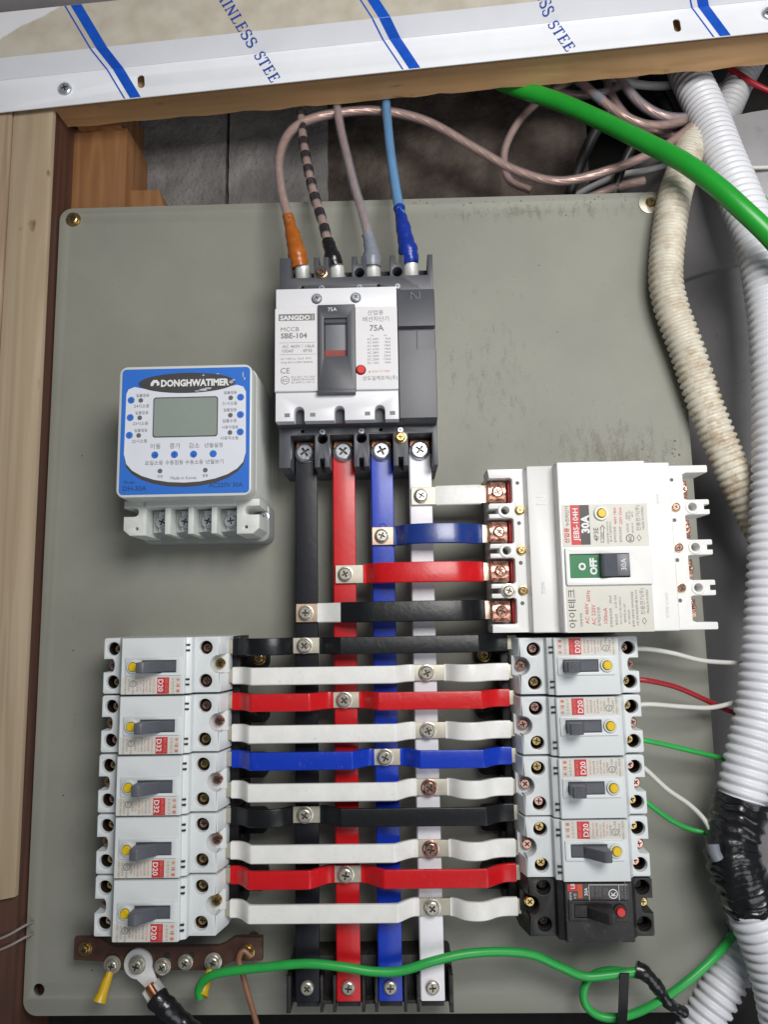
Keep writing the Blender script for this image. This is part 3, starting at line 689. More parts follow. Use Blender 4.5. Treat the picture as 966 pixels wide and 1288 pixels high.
        tx.prism(circ(24.4, 5.6, 2.6, 20), z-.05, z, holes=[circ(24.4, 5.6, 2.1, 20)], m='pr_white'); tx.text('K', 3.4, 24.4, 5.6, z, 'pr_white', -90, bold=.03)
        tx.build('lettering', None, lo, normals=False)
        MB().text('LS', 3.2, 18.5, 6.5, 50.04, 'pr_dim', -90)
    return t
pos = ['topmost of the column beside the side board', 'second in the column beside the side board', 'third in the column beside the side board', 'fourth in the column beside the side board', 'bottom one above the copper earth bar']
LY = [-11.4, -45.4, -79.4, -113.2, -147.0]
for i in range(5):
    code = ('D20', 'D32', 'D32', 'D20', 'D20')[i]
    small_breaker((-179.6, LY[i]-32.7, 0), 0, 'white two-pole breaker marked %s, %s' % (code, pos[i]), 'small breakers by the side board', code, True, screws=(('brass', 'pink_brass', 'pink_brass', 'pink_brass', 'brass')[i], ('pink_brass', 'brass', 'brass', 'brass', 'pink_brass')[i]))
RY = [-15.2, -49.2, -83.2, -117.2]
pos = ['directly under the large earth leakage breaker, with red and white wires', 'with one white and one green wire, second under the large breaker', 'with a white and a sagging green wire, third under the large breaker', 'with its lever switched over, resting on the black breaker']
for i in range(4):
    small_breaker((139.6, RY[i]-.1, 0), 180, 'white D20 breaker '+pos[i], 'small breakers by the conduits', 'D20', i == 3, screws=('pink_brass', 'pink_brass'))
small_breaker((139.8, -150.9, 0), 180, 'dusty black two-pole breaker with a red test button at the column bottom', 'small breakers by the conduits', '', True, True, h=31.0)

# ------------------------------------------------------------------ main breaker
OX, OY = -24.6, 90.
t = thing('main_breaker', (OX, OY, 0), 'large grey and white four-pole main breaker with black toggle panel', 'breaker')
X = lambda u: u-OX
Z = lambda v: v-OY
b = MB(); b.box(X(-73.5), X(24.4), 0, Z(226), 0, 25, c=.5)
PO = [X(u) for u in (-59, -34.7, -10.4, 13.8)]
# lower comb
def comb(v_in, v_open, v_tip, sgn, holes):
    pts = [(X(-73.6), v_in), (X(-73.6), v_tip)]
    x = X(-73.6)
    pts.append((x+2.0, v_tip))
    for i, p in enumerate(PO):
        pts += [(p-7.4, v_tip if i == 0 else v_tip), (p-7.4, v_open), (p+7.4, v_open), (p+7.4, v_tip)]
        if i < 3:
            q = (p+PO[i+1])/2; pts += [(q-1.4, v_tip), (q-1.4, v_tip-sgn*5.5), (q+1.4, v_tip-sgn*5.5), (q+1.4, v_tip)]
    # drop the first two helper points so the outer wall is thin
    pts = [pts[0], pts[1]]+pts[3:]
    pts += [(X(24.5), v_tip), (X(24.5), v_in)]
    return pts
b.prism(comb(Z(116), Z(110.5), Z(90.2), -1, None), 24.9, 44, holes=[circ(X(u), Z(v), r, 16) for u, v, r in ((-46.6, 108.2, 3.1), (-22.4, 108.2, 3.1))]+[circ(X(u), Z(113.3), 1.0, 10) for u in (-59, -10.4)], c=.6)
b.prism(comb(Z(199), Z(213.8), Z(227.5), 1, None), 24.9, 44, holes=[circ(X(u), Z(216.3), 3.1, 16) for u in (-22.4, 1.8)]+[circ(X(u), Z(207.0), 1.0, 10) for u in (-59, -10.4)], c=.6)
b.box(X(-73.4), X(24.3), Z(115.5), Z(199.6), 24.8, 52, c=.8)
b.build('base', 'mccb_grey', t)
for u in (-46.6, -22.4, 1.8): screw(t, X(u), Z(112.6), 44, 2.1, 1.0, 'zinc', name='cover_screw'); screw(t, X(u), Z(206.2), 44, 2.1, 1.0, 'zinc', name='cover_screw')
screw(t, X(-46.6), Z(216.6), 44, 3.0, 2.0, 'pink_brass', 3.8, 'brass', name='mounting_screw'); screw(t, X(1.8), Z(107.8), 44, 3.0, 2.0, 'brass', 3.9, 'brass', name='mounting_screw')
# neutral pole cover
b = MB(); b.prism([(Z(115.8), 51.9), (Z(199.4), 51.9), (Z(199.2), 54.5), (Z(188), 57.5), (Z(174.2), 58.0), (Z(173.6), 53.6), (Z(160), 53.6), (Z(159.4), 58), (Z(134), 58), (Z(117), 56.5)], X(1.3), X(24.4), axis='u', c=.6, c0=.6)
npn = b.build('neutral_cover', 'mccb_grey', t)
MB().prism(rect(X(13), X(13.5), Z(160), Z(173)), 53.6, 54.2).build('seam_rib', 'mccb_grey', npn)
tx = MB(); tx.text('N', 9, X(12.6), Z(194), 56.35, 'emboss_dark', sx=1.1); tx.text('LINE', 2.6, X(12.6), Z(206.5), 44.1, 'emboss_dark'); tx.text('LOAD', 2.6, X(-65), Z(113.2), 44.1, 'emboss_dark'); tx.build('lettering', None, npn, normals=False)
# white cover
b = MB()
b.box(X(-73.3), X(1.0), Z(185.6), Z(199.5), 51.9, 59, c=.5)
U = lambda p: [(X(u), v) for u, v in p]
notch = [(-73.3, 133.8), (-73.3, 115.6)]
for u in (-59, -34.7, -10.4):
    notch += [(u-3.1, 115.6), (u-3.1, 121.5)]+[(u-3.1*math.cos(math.radians(a)), 121.5+3.1*math.sin(math.radians(a))) for a in range(30, 180, 30)]+[(u+3.1, 121.5), (u+3.1, 115.6)]
notch += [(1.0, 115.6), (1.0, 133.8)]
b.prism([(X(u), Z(v)) for u, v in notch], 51.9, 59.3, c=.5)
b.box(X(-73.5), X(-47.35), Z(133.6), Z(185.8), 51.9, 61.5, c=.5); b.box(X(-24.45), X(1.1), Z(133.6), Z(185.8), 51.9, 61.5, c=.5)
cov = b.build('front_cover', 'mccb_white', t)
for u in (-48, -24): screw(t, X(u), Z(192.6), 59, 2.7, 1.2, 'zinc', 3.2, 'mccb_grey', name='cover_screw')
for u in (-66.2, -50.8, -17.8, -2.8): MB().box(X(u)-1.6, X(u)+1.6, Z(118.2), Z(120.6), 59.2, 59.35).build('latch_window', 'pr_grey', cov)
# toggle panel
b = MB(); b.prism(rrect(X(-47.3), X(-24.5), Z(132.5), Z(187.2), .5), 52, 62.6, holes=[rrect(X(-43.4), X(-29.6), Z(154.5), Z(178.6), .4)], c=.4)
tp = b.build('toggle_panel', 'mccb_grey', t)
b = MB(); b.prism([(Z(159.4), 54), (Z(182), 54), (Z(182), 59.4), (Z(176.6), 61.6), (Z(176.0), 61.2), (Z(175.4), 59.4), (Z(159.4), 59.2)], X(-43.2), X(-29.8), axis='u', c=.3, c0=.3); b.build('lever', 'lever_grey', t)
MB().box(X(-43.2), X(-29.8), Z(154.6), Z(159.3), 54, 59.4).build('red_flag', 'flag_red', t)
b = MB(); b.prism(rect(X(-47.2), X(-24.6), Z(131.2), Z(133.6)), 55, 64, c=.4); b.build('panel_lip', 'mccb_grey', tp)
MB().text('75A', 3.3, X(-38.2), Z(184.1), 62.75, 'pr_white').build('lettering', None, tp, normals=False)
b = MB(); b.lathe([(2.7, 61.4), (2.7, 62.8), (2.2, 63.2)], X(-21.3), Z(145.8), n=20); b.build('trip_button', 'red_pl', t)
b = MB(); b.lathe([(3.2, 61.45), (3.2, 61.6)], X(-21.4), Z(145.8), n=20); b.build('button_recess', 'cavity', t)
# printed face
zu = lambda z: X(-73.0+((340+z/6.04)-347)*.489); zv = lambda z: Z(199.5-((360+z/6.04)-364)*.497)
lb = MB(); w = 61.6
lb.box(X(-73.0), X(-47.6), Z(134.2), Z(185.2), 61.5, 61.58)
lo = lb.build('label', 'label_lite', t); lo2 = MB().box(X(-24.2), X(.7), Z(134.2), Z(185.2), 61.5, 61.58).build('label', 'label_lite', t); tx = MB(); T = tx.text; w = 61.68
tx.box(zu(65), zu(338), zv(288), zv(235), 61.58, 61.64, m='pr_grey')
T('SANGDO', 3.9, zu(190), zv(264), w, 'pr_white', sx=1.12, bold=.03); T('ELEC', 1.4, zu(320), zv(262), w, 'pr_white', rot=90)
T('MCCB', 3.8, zu(82), zv(352), w, 'pr_grey', al='l', sx=1.1); T('SBE-104', 4.5, zu(82), zv(402), w, 'pr_grey', al='l', sx=1.07, bold=.025)
T('AC 460V / 14kA', 2.9, zu(95), zv(484), w, 'pr_grey', al='l'); T('100AF', 2.9, zu(92), zv(519), w, 'pr_grey', al='l'); T('4P3E', 2.9, zu(318), zv(519), w, 'pr_grey', al='r')
T('Ics = 50% Icu  Cat.A  40°C', 1.7, zu(84), zv(578), w, 'pr_grey', al='l'); T('Uimp 6kV Ui 690V 50/60Hz', 1.7, zu(84), zv(606), w, 'pr_grey', al='l')
T('CE', 5, zu(115), zv(668), w, 'pr_grey'); tx.prism(circ(zu(115), zv(742), 2.6, 22), w-.04, w, holes=[circ(zu(115), zv(742), 2.2, 22)], m='pr_grey'); T('KC', 2.4, zu(115), zv(742), w, 'pr_grey', bold=.02)
for i, s in enumerate(('KS C 4321 / KS C 8321', '인증번호 제14-0137호', 'IEC 60947-2 / CAT. A')): T(s, 1.55, zu(162), zv(718+i*21), w, 'pr_grey', al='l')
for yy in (458, 548): tx.box(zu(70), zu(345), zv(yy), zv(yy-2), w-.05, w, m='pr_grey')
tx.build('lettering', None, lo, normals=False); tx = MB(); T = tx.text
T('산업용', 3.6, zu(795), zv(240), w, 'pr_grey'); T('배선차단기', 3.6, zu(797), zv(290), w, 'pr_grey'); T('75A', 5.2, zu(803), zv(357), w, 'pr_grey', bold=.02)
T('Ue', 1.6, zu(768), zv(415), w, 'pr_grey'); T('Icu', 1.6, zu(868), zv(415), w, 'pr_grey')
for i, (a, c) in enumerate((('AC 600V', '5kA'), ('AC 500V', '10kA'), ('AC 460V', '14kA'), ('AC 415V', '14kA'), ('AC 380V', '14kA'), ('AC 220V', '25kA'), ('DC 250V', '7.5kA'), ('DC 125V', '14kA'))):
    T(a, 1.9, zu(730), zv(443+i*26), w, 'pr_grey', al='l'); T(c, 1.9, zu(905), zv(441+i*26), w, 'pr_grey', al='r')
T('▲ PUSH TO TRIP', 1.7, zu(815), zv(690), w, 'pr_palered'); T('상도일렉트릭(주)', 3.0, zu(822), zv(741), w, 'pr_grey')
tx.build('lettering', None, lo2, normals=False)
for i, p in enumerate(PO):
    MB().box(p-6.2, p+6.2, Z(93), Z(109.5), 25, 26.2, c=.2).build('terminal_plate', 'copper', t)
    screw(t, p, Z(102.6), 29.0, 6.2, 3.4, 'zinc', 6.6, name='terminal_screw')

# ------------------------------------------------------------------ incoming cables with taped lugs
CABS = [
    ('incoming_cable', 'clear-sheathed copper cable ending in orange tape on the main breaker, looping to the conduits', 'tape_orange', [(381, 352, 32), (377, 336, 36), (372, 312, 38), (362, 272, 34)],
     [(353, 235, 24), (352, 195, 8), (368, 163, -6), (405, 146, -14), (470, 139, -20), (535, 152, -22), (600, 188, -22), (650, 215, -20), (705, 228, -16), (770, 213, -12), (830, 188, -14), (870, 160, -22)], 'sheath'),
    ('incoming_cable', 'cable with black and clear rings ending in black tape on the main breaker', 'tape_black', [(424, 350, 32), (421, 336, 36), (416, 315, 37), (412, 303, 36)],
     [(406, 280, 30), (395, 245, 20), (386, 205, 5), (380, 165, -8), (378, 125, -18), (378, 80, -24)], 'sheath'),
    ('incoming_cable', 'clear-sheathed copper cable ending in grey tape on the main breaker', 'tape_grey', [(469, 350, 32), (468, 336, 36), (467, 315, 37), (463, 296, 36)],
     [(456, 268, 29), (446, 235, 18), (436, 195, 4), (428, 160, -8), (422, 120, -18), (419, 80, -24)], 'sheath_cool'),
    ('incoming_cable', 'light blue cable ending in dark blue tape on the main breaker', 'tape_blue', [(517, 350, 32), (517, 332, 36), (510, 300, 37), (502, 261, 33)],
     [(497, 232, 24), (491, 190, 8), (487, 150, -8), (485, 120, -18), (484, 80, -24)], 'cable_blue')]
for k, (nm, lab, tape, tp_, cp, sh) in enumerate(CABS):
    T0 = px(*tp_); full = px(*(tp_[2:]+cp)); o = T0[0]
    t = thing(nm, o, lab, 'cable', 'incoming supply cables')
    core = spline(rel(full, o), 2.5)
    if sh == 'cable_blue': MB().tube(core, 3.4, 14, caps=True).build('sheath', 'cable_blue', t, smooth=60)
    else:
        MB().tube(core, 2.7, 42, lobes=(7, .2, .075)).build('copper_core', 'strand', t, smooth=80)
        MB().tube(core, 3.5, 14).build('sheath', sh, t, smooth=60)
    if k == 1:
        fine = spline(rel(full, o), .6); n = len(fine)
        for q in range(9):
            a = 13+q*16.2; c = a+8; acc = 0; pts = []
            for i in range(1, n):
                acc += (fine[i]-fine[i-1]).length
                if a <= acc <= c: pts.append(fine[i])
            if len(pts) > 1: MB().tube(pts, 3.62, 14).build('tape_ring', 'ring_smoke', t, smooth=60)
    tpp = spline(rel(T0[1:], o), 1.2)
    nT = len(tpp)
    seedk = random.random()*9
    rad = lambda i, l: (6.0 if l < nT else 4)*0+ (3.9+2.3*max(0, 1-abs(i/nT-.22)/.55))*(1+.03*math.sin(l*.8+seedk)+.025*math.sin(l*1.9+2*seedk)+.05*math.sin(l*.31+seedk))
    tb_ = MB().tube(tpp, rad, 24)
    tb_.v = [(p[0]+.14*math.sin(p[1]*.9+p[2]*.8+seedk), p[1]+.3*math.sin(p[0]*1.1+p[2]*.5), p[2]+.14*math.sin(p[1]*1.3+p[0]*.9)) for p in tb_.v]
    tb_.build('tape_wrap', tape, t, smooth=60)
    lug = MB(); q = rel(px((tp_[0][0], 351, 31), (tp_[1][0], 342, 34)), o)
    lug.prism([(a+q[0].x, y+q[0].y) for a, y in rrect(-5.6, 5.6, -9, 4.5, 2.2)], -4.5, -2.5, c=.3)
    lug.tube([(q[0].x, q[0].y+1, -2.5), (q[0].x, q[0].y+6, 2.5), (q[1].x, q[1].y+5, q[1].z+1)], lambda i, l: 5.4-.5*i, 16)
    lug.build('lug', 'tin', t)
    screw(t, q[0].x, q[0].y-3.6, -2.5, 5.2, 3.0, 'zinc', 5.8, name='terminal_screw')

# ------------------------------------------------------------------ time switch
OX, OY = -126.2, 49.
t = thing('time_switch', (OX, OY, 0), 'blue and white digital time switch with grey display and four bare terminals', 'timer')
b = MB(); b.prism(rrect(-40.2, 40.2, 21, 103, 6), 0, 52, c=1)
b.build('case', 'timer_body', t)
fr = MB(); fr.prism(rrect(-40.6, 39.8, 21.0, 101.3, 5, 6), 52, 65, c=1.6); fr.build('front_bezel', 'timer_body', t)
# printed face, all in photo measure: z-image 4.2 px per photo px
tu = lambda z: -39.9+((130+z/4.2)-146.5)*.4695; tv = lambda z: 101.0-((440+z/4.2)-462)*.486
fx0, fx1, fy0, fy1 = tu(82), tu(772), tv(768), tv(108)
fc = MB(); fc.prism(rrect(fx0, fx1, fy0, fy1, 2.5, 5), 65, 65.15); face = fc.build('face_label', 'timer_blue', t)
tx = MB(); T = tx.text
def sh(y0s): return y0s
# white shield
cxm = (tu(105)+tu(752))/2; wv = [(tu(105), tv(560)), (tu(108), tv(235))]
pts = [(tu(104), tv(560)), (tu(107), tv(240)), (tu(118), tv(215)), (tu(150), tv(203))]
for i in range(9):
    k = i/8; pts.append((tu(150+k*550), tv(203+36*math.sin(math.pi*k))))
pts += [(tu(735), tv(213)), (tu(750), tv(240)), (tu(752), tv(560))]
for i in range(13):
    a = math.pi*i/12; pts.append((cxm+(tu(752)-cxm)*math.cos(a)*.995, tv(565)-(tv(565)-tv(710))*math.sin(a)**.9))
dk = [(x, y) for x, y in pts]
lowd = [(tu(104), tv(575))]+[(cxm-(tu(752)-cxm)*math.cos(math.pi*i/12), tv(575)-(tv(575)-tv(733))*math.sin(math.pi*i/12)**.9) for i in range(13)]
tx.prism(lowd, 65.1, 65.2, m='label_dark'); tx.prism(pts, 65.1, 65.26, m='timer_face')
tx.prism([(tu(432)+(tu(693)-tu(432))*math.cos(math.pi*2*i/36), tv(187)+(tv(187)-tv(241))*math.sin(math.pi*2*i/36)) for i in range(36)], 65.1, 65.34, m='label_dark')
w = 65.42
T('DONGHWATIMER', 5.6, tu(476), tv(186), w, 'pr_white', sx=.88, bold=.045)
tx.prism([(tu(x), tv(y)) for x, y in ((237, 200), (237, 185), (250, 168), (272, 168), (284, 182), (284, 196), (270, 200), (270, 186), (258, 182), (250, 200))], 65.38, w, m='pr_white')
for i, (y, n) in enumerate(((273, '0'), (365, '1'), (458, '2'))):
    tx.prism(circ(tu(134-i*2), tv(y), 2.1, 18), w-.1, w, m='timer_blue'); T(n, 2.6, tu(134-i*2), tv(y), w+.06, 'pr_blue')
    tx.prism(circ(tu(187-i*3), tv(y+2), 1.35, 14), w-.1, w+.2, m='pr_dim')
    T('일몰점등', 2.2, tu(196-i*2), tv(y-24), w, 'pr_grey'); T(('24시소등', '23시소등', '22시소등')[i], 2.5, tu(192-i*3), tv(y+32), w, 'pr_grey')
for i, (y, n) in enumerate(((270, '3'), (362, '4'), (453, '5'))):
    tx.prism(circ(tu(722), tv(y), 2.1, 18), w-.1, w, m='timer_blue'); T(n, 2.6, tu(722), tv(y), w+.06, 'pr_blue')
    tx.prism(circ(tu(670-i), tv(y+2), 1.35, 14), w-.1, w+.2, m='pr_dim')
    T(('일몰점등', '일몰점등', '사용자점등')[i], 2.2, tu(667), tv(y-26), w, 'pr_grey'); T(('21시소등', '일출소등', '사용자소등')[i], 2.4, tu(665), tv(y+31), w, 'pr_grey')
for i, (x, a, c, s) in enumerate(((270, '이동', '요일소등', '→'), (374, '증가', '수동점등', '↑'), (476, '감소', '수동소등', '↓'), (580, '년월설정', '년월보기', ''))):
    tx.prism(circ(tu(x), tv(564), 2.1, 18), w-.1, w+.1, m='timer_blue')
    if s: T(s, 3.2, tu(x), tv(566), w+.15, 'pr_blue', bold=.02)
    T(a, 3.6 if i < 3 else 3.1, tu(x+2), tv(519), w, 'pr_grey'); T(c, 3.0, tu(x-4+i*4), tv(605), w, 'pr_grey')
for x, s in ((300, '전원'), (540, '점등')): tx.prism(circ(tu(x), tv(648), 1.35, 14), w-.1, w+.2, m='pr_dim'); T(s, 1.9, tu(x), tv(676), w, 'pr_grey')
T('Made in Korea', 2.6, tu(425), tv(685), w, 'pr_grey'); T('Model', 2.5, tu(137), tv(702), 65.3, 'pr_blue'); T('DH-30A', 4.1, tu(104), tv(734), 65.3, 'pr_blue', al='l', bold=.01); T('AC220V 30A', 3.7, tu(738), tv(725), 65.3, 'pr_blue', al='r', bold=.01)
tx.build('lettering', None, face, normals=False)
wr = MB()      # worn print on the dark oval
for cx_, cy_, a, c in ((672, 188, 16, 9), (684, 178, 9, 6), (520, 226, 26, 7), (548, 219, 22, 6), (490, 232, 14, 4), (598, 142, 10, 3), (520, 148, 7, 5), (735, 150, 5, 16), (742, 172, 4, 10)):
    wr.add([(tu(cx_+a*math.cos(k)*random.uniform(.5, 1.2)), tv(cy_+c*math.sin(k)*random.uniform(.5, 1.2)), 65.46) for k in [2*math.pi*i/11 for i in range(11)]], [tuple(range(11))])
tag(wr.build('worn_print', 'pr_wear', face, normals=False), kind='stuff')
b = MB(); b.prism(rrect(tu(255), tu(602), tv(473), tv(262), 1.6), 65.2, 65.7, holes=[rrect(tu(260), tu(597), tv(468), tv(267), 1.3)], c=.15); b.build('display_frame', 'label_dark', t)
MB().prism(rrect(tu(258), tu(599), tv(470), tv(265), 1.4), 65.2, 65.5).build('display', 'lcd', t)
# terminal flange
b = MB(); out = [(-41.5, 22), (-41.5, 17.5), (-35, 17.5)]+[(-35+2.6*math.sin(math.radians(a)), 14.9+2.6*math.cos(math.radians(a))) for a in range(30, 180, 30)]+[(-35, 12.3), (-41.5, 12.3), (-41.5, 4), (-37.5, .6), (-27.6, .6), (-27.6, 22)]
b.prism(out, 20, 48, holes=[circ(-33.4, 4.8, 1.0, 10)], c=.5)
b.prism([(-x, y) for x, y in out], 20, 48, holes=[circ(33.4, 4.8, 1.0, 10)], c=.5)
TX = (-21.6, -7.4, 6.8, 21.0)
for x in (-14.5, -.3, 13.9): b.box(x-1.7, x+1.7, 1.2, 22, 20, 48, c=.4)
b.box(-27.7, 27.7, 17.6, 22, 20, 50, c=.4)
b.build('terminal_flange', 'timer_body', t)
MB().prism(rrect(-40, 42.5, -1.5, 24, 5), 0, 20, c=.6).build('terminal_base', 'timer_clear', t)
b = MB()
for x in TX: b.prism([(18, 19.9), (18, 35), (16.8, 37), (3.4, 37), (1.5, 27), (1.5, 19.9)], x-5.2, x+5.2, axis='u')
b.build('terminal_wells', 'timer_clear', t)
for x in TX:
    MB().box(x-1.5, x+5, 3.5, 16.5, 37, 38.2, c=.2).build('terminal_plate', 'zinc', t); screw(t, x+1.4, 9.6, 38.2, 4.2, 3, 'zinc', name='terminal_screw')
screw(t, 39.5, 14, 22, 2.6, 2.0, 'zinc', 3.4, name='mounting_screw')

# ------------------------------------------------------------------ large earth leakage breaker
OX, OY = 119., -12.2
t = thing('earth_leakage_breaker', (OX, OY, 0), 'large white four-pole earth leakage breaker with green OFF window', 'breaker')
X = lambda u: u-OX
Y = lambda v: v-OY
b = MB(); PV = [73.2, 48.6, 24.6, .6]
b.box(X(56.5), X(174), Y(-12), Y(86.6), 0, 24, c=.5)
# left comb (opens to the left): outline walked upwards
pts = [(76, -12), (54.2, -12), (54.2, -7.6)]
for i, v in enumerate(PV[::-1]):
    pts += [(55.2, v-7.6), (68, v-7.6), (69, v-6.6), (69, v+6.8), (68, v+7.8), (55.2, v+7.8)]
    if i < 3:
        q = v+12.1; pts += [(54.4, q-3.9), (54.4, q-1.6), (59.8, q-1.6), (59.8, q+1.6), (54.4, q+1.6), (54.4, q+3.9)]
pts += [(54.2, 86.6), (76, 86.6)]
MV = [61.0, 36.7, 12.6]
b.prism([(X(x), Y(v)) for x, v in pts], 23.9, 45, holes=[circ(X(64.2), Y(v), 2.4, 16) for v in MV[:2]], c=.5)
# stepped body profile
prof = [(75.8, 23.9), (75.8, 45.4), (76.4, 46), (77.4, 50.6), (78.2, 51), (91.8, 51.4), (92.6, 52), (93.2, 60.4), (93.8, 61), (144, 61), (144.6, 60.4), (145.4, 55.4), (146.2, 55), (160.6, 54.4), (161.4, 53.6), (162, 45.6), (162.2, 23.9)]
b.prism([(X(x), w) for x, w in prof], Y(-12.2), Y(86.8), axis='v', c=.5, c0=.5)
pts = [(162, 86.6), (187, 86.6), (187.6, 86), (187.6, 82.6), (187, 82), (174.5, 82)]
for i, v in enumerate(PV[:3]):
    q = MV[i]
    pts += [(172.4, 81 if i == 0 else MV[i-1]-5.2), (172.4, q+5.2), (174, q+4.6), (186.6, q+4.6), (187.2, q+4), (187.2, q+1.5), (184, q+1.5), (184, q-1.5), (187.2, q-1.5), (187.2, q-4), (186.6, q-4.6), (174, q-4.6), (172.4, q-5.2)]
pts += [(172.4, -6.6), (174.5, -7.6), (186.4, -7.6), (187, -8.2), (187, -11.4), (186.4, -12), (162, -12)]
b.prism([(X(x), Y(v)) for x, v in pts], 23.9, 45, holes=[circ(X(176.8), Y(v), 2.4, 16) for v in MV], c=.5)
body = b.build('case', 'warm_pl', t)
b = MB()
for v in MV[:2]: b.lathe([(4.3, 44.9), (4.3, 45.5), (3.8, 45.9), (2.7, 45.9), (2.4, 45)], X(64.2), Y(v), n=24, cap0=False, cap1=False)
for v in MV: b.lathe([(4.2, 44.9), (4.2, 45.3), (3.8, 45.6), (2.7, 45.6), (2.4, 45)], X(176.8), Y(v), n=24, cap0=False, cap1=False)
tag(b.build('hole_collars', 'warm_pl', body), kind='stuff')
MB().lathe([(1, 0), (1, .1)], n=6)
for v in PV:
    MB().lathe([(1.2, 44.95), (1.2, 45.12)], X(72.4), Y(v+4.6), n=12).build('rivet_hole', 'pr_dim', t)
    MB().lathe([(1.2, 44.95), (1.2, 45.12)], X(165.6), Y(v+4.6), n=12).build('rivet_hole', 'pr_dim', t)
for v in MV: screw(t, X(73.0), Y(v), 45, 2.5, 1.2, 'brass', 3.0, 'brass', name='cover_screw'); screw(t, X(166.6), Y(v), 45, 2.4, 1.2, 'pink_brass', 2.9, 'brass', name='cover_screw')
screw(t, X(64.4), Y(MV[2]), 45, 3.4, 2.2, 'nickel', 4.5, 'nickel', name='mounting_screw')
for v in PV:
    b = MB(); q = []
    for i in range(7): a = math.radians(-60+20*i); q.append((7.0*math.sin(a)*1.0, 36.2+4.2*math.cos(a)))
    b.prism([(Y(v)+x, w) for x, w in q]+[(Y(v)+6.1, 33.9), (Y(v)-6.1, 33.9)], X(54.9), X(66.0), axis='u', c=.4, c0=.4); cl = b.build('clamp', 'tarnish', t)
    for dv in (-5.0, 5.0): MB().prism([(X(55.2), 38.2), (X(56.6), 40.4), (X(59), 39.2), (X(62), 40.6), (X(65.2), 38.8), (X(65.2), 37), (X(55.2), 37)], Y(v)+dv-1.2, Y(v)+dv+1.2, axis='v', c=.3, c0=.3).build('clamp_rib', 'tarnish', cl)
    screw(t, X(60.6), Y(v), 40.0, 3.6, 2.0, 'tarnish', name='terminal_screw')
    MB().box(X(67.4), X(68.9), Y(v-6.2), Y(v+6.4), 24, 38, c=.2).build('red_insulator', 'label_red', t)
    MB().box(X(172.5), X(178), Y(v-5.6), Y(v+5.6), 30, 36, c=.4).build('clamp', 'tarnish', t)
    screw(t, X(175), Y(v), 36, 3.2, 2, 'tarnish', name='terminal_screw')
# raised toggle housing and labels
ju = lambda x, y: X(93.4+(((690+x/6.44))-(702+((600+y/6.44)-584)*.046))*.463); jv = lambda y: Y(85.5-((600+y/6.44)-584)*.462)
hx0, hx1, hy0, hy1 = X(95.2), X(144.8), jv(885), jv(582)
sx0, sx1, sy0, sy1 = ju(175, 730), ju(648, 730), jv(828), jv(636)
b = MB(); b.prism(rrect(hx0, hx1, hy0, hy1, 1.2), 60.8, 63, holes=[rrect(sx0, sx1, sy0, sy1, .4)], c=.6); b.build('toggle_housing', 'warm_pl', t)
gm = ju(415, 730)
gw = MB().box(sx0, gm, sy0, sy1, 60.9, 61.3).build('state_window', 'green_pl', t)
tx = MB(); tx.text('O', 5.4, ju(275, 735), jv(735), 61.4, 'pr_white', 90, bold=.05); tx.build('symbol', None, gw, normals=False); tx = MB(); tx.text('OFF', 5.4, ju(365, 735), jv(735), 61.4, 'pr_white', 90, bold=.05); tx.build('lettering', None, gw, normals=False)
b = MB(); b.prism([(gm, 60.9), (gm+.2, 66.4), (gm+1.2, 67.2), (gm+3, 66), (ju(545, 730), 63.4), (ju(550, 730), 63.6), (sx1-.1, 63.4), (sx1, 60.9)], sy0+.6, sy1-.2, axis='v', c=.4, c0=.4); lv = b.build('lever', 'lever_grey', t)
MB().box(gm, sx1, sy0, sy1, 60.85, 61.1).build('slot', 'cavity', t)
tx = MB(); tx.text('30A', 4.2, ju(596, 725), jv(725), 63.75, 'pr_white', 90); tx.build('lettering', None, lv, normals=False)
la = MB().box(X(94.4), X(144.1), jv(577), jv(230), 61, 61.1).build('label', 'label', t)
tx = MB(); T = tx.text; w = 61.2
tx.box(ju(187, 400), ju(262, 400), jv(560), jv(236), 61.05, 61.16, m='label_red'); tx.box(ju(262, 400), ju(340, 400), jv(560), jv(236), 61.05, 61.17, m='label_dark')
w = 61.22
T('산업용', 3.3, ju(155, 480), jv(482), w, 'pr_red', 90, bold=.02); T('누전차단기', 2.6, ju(158, 325), jv(325), w, 'pr_black', 90)
T('JEBS-104H', 4.4, ju(226, 395), jv(395), w, 'pr_white', 90, sx=1.0, bold=.015); T('30A', 6.2, ju(302, 395), jv(392), w, 'pr_white', 90, bold=.045)
T('4P3E', 4.0, ju(390, 478), jv(478), w, 'pr_black', 90)
for x, y, s, m_, z in ((543, 330, '460V 14kA', 'pr_red', 2.2), (587, 330, '220V 25kA', 'pr_red', 2.2), (543, 482, '정격차단용량', 'pr_grey', 1.7), (587, 482, '정격차단용량', 'pr_grey', 1.7), (484, 465, '시험단추를 누르십시오', 'pr_grey', 1.4), (508, 458, '월 1회 시험하십시오', 'pr_grey', 1.4), (645, 430, '안전인증', 'pr_grey', 1.5), (683, 430, 'HA-04-10', 'pr_grey', 1.5), (636, 330, '60Hz', 'pr_grey', 2.0), (660, 330, 'TYPE AC', 'pr_grey', 1.6), (683, 320, '40℃', 'pr_grey', 1.5), (728, 350, '진용전기(주)', 'pr_grey', 2.9), (766, 350, 'MADE IN KOREA', 'pr_grey', 1.8)): T(s, z, ju(x, y), jv(y), w, m_, 90)
tx.prism([(ju(x, y), jv(y)) for x, y in ((428, 545), (428, 430), (418, 430), (442, 398), (464, 430), (455, 430), (455, 545))], w-.05, w, holes=[[(ju(x, y), jv(y)) for x, y in ((433, 540), (433, 425), (442, 408), (450, 425), (450, 540))]], m='pr_grey'); T('시험용', 1.5, ju(442, 490), jv(490), w, 'pr_grey', 90)
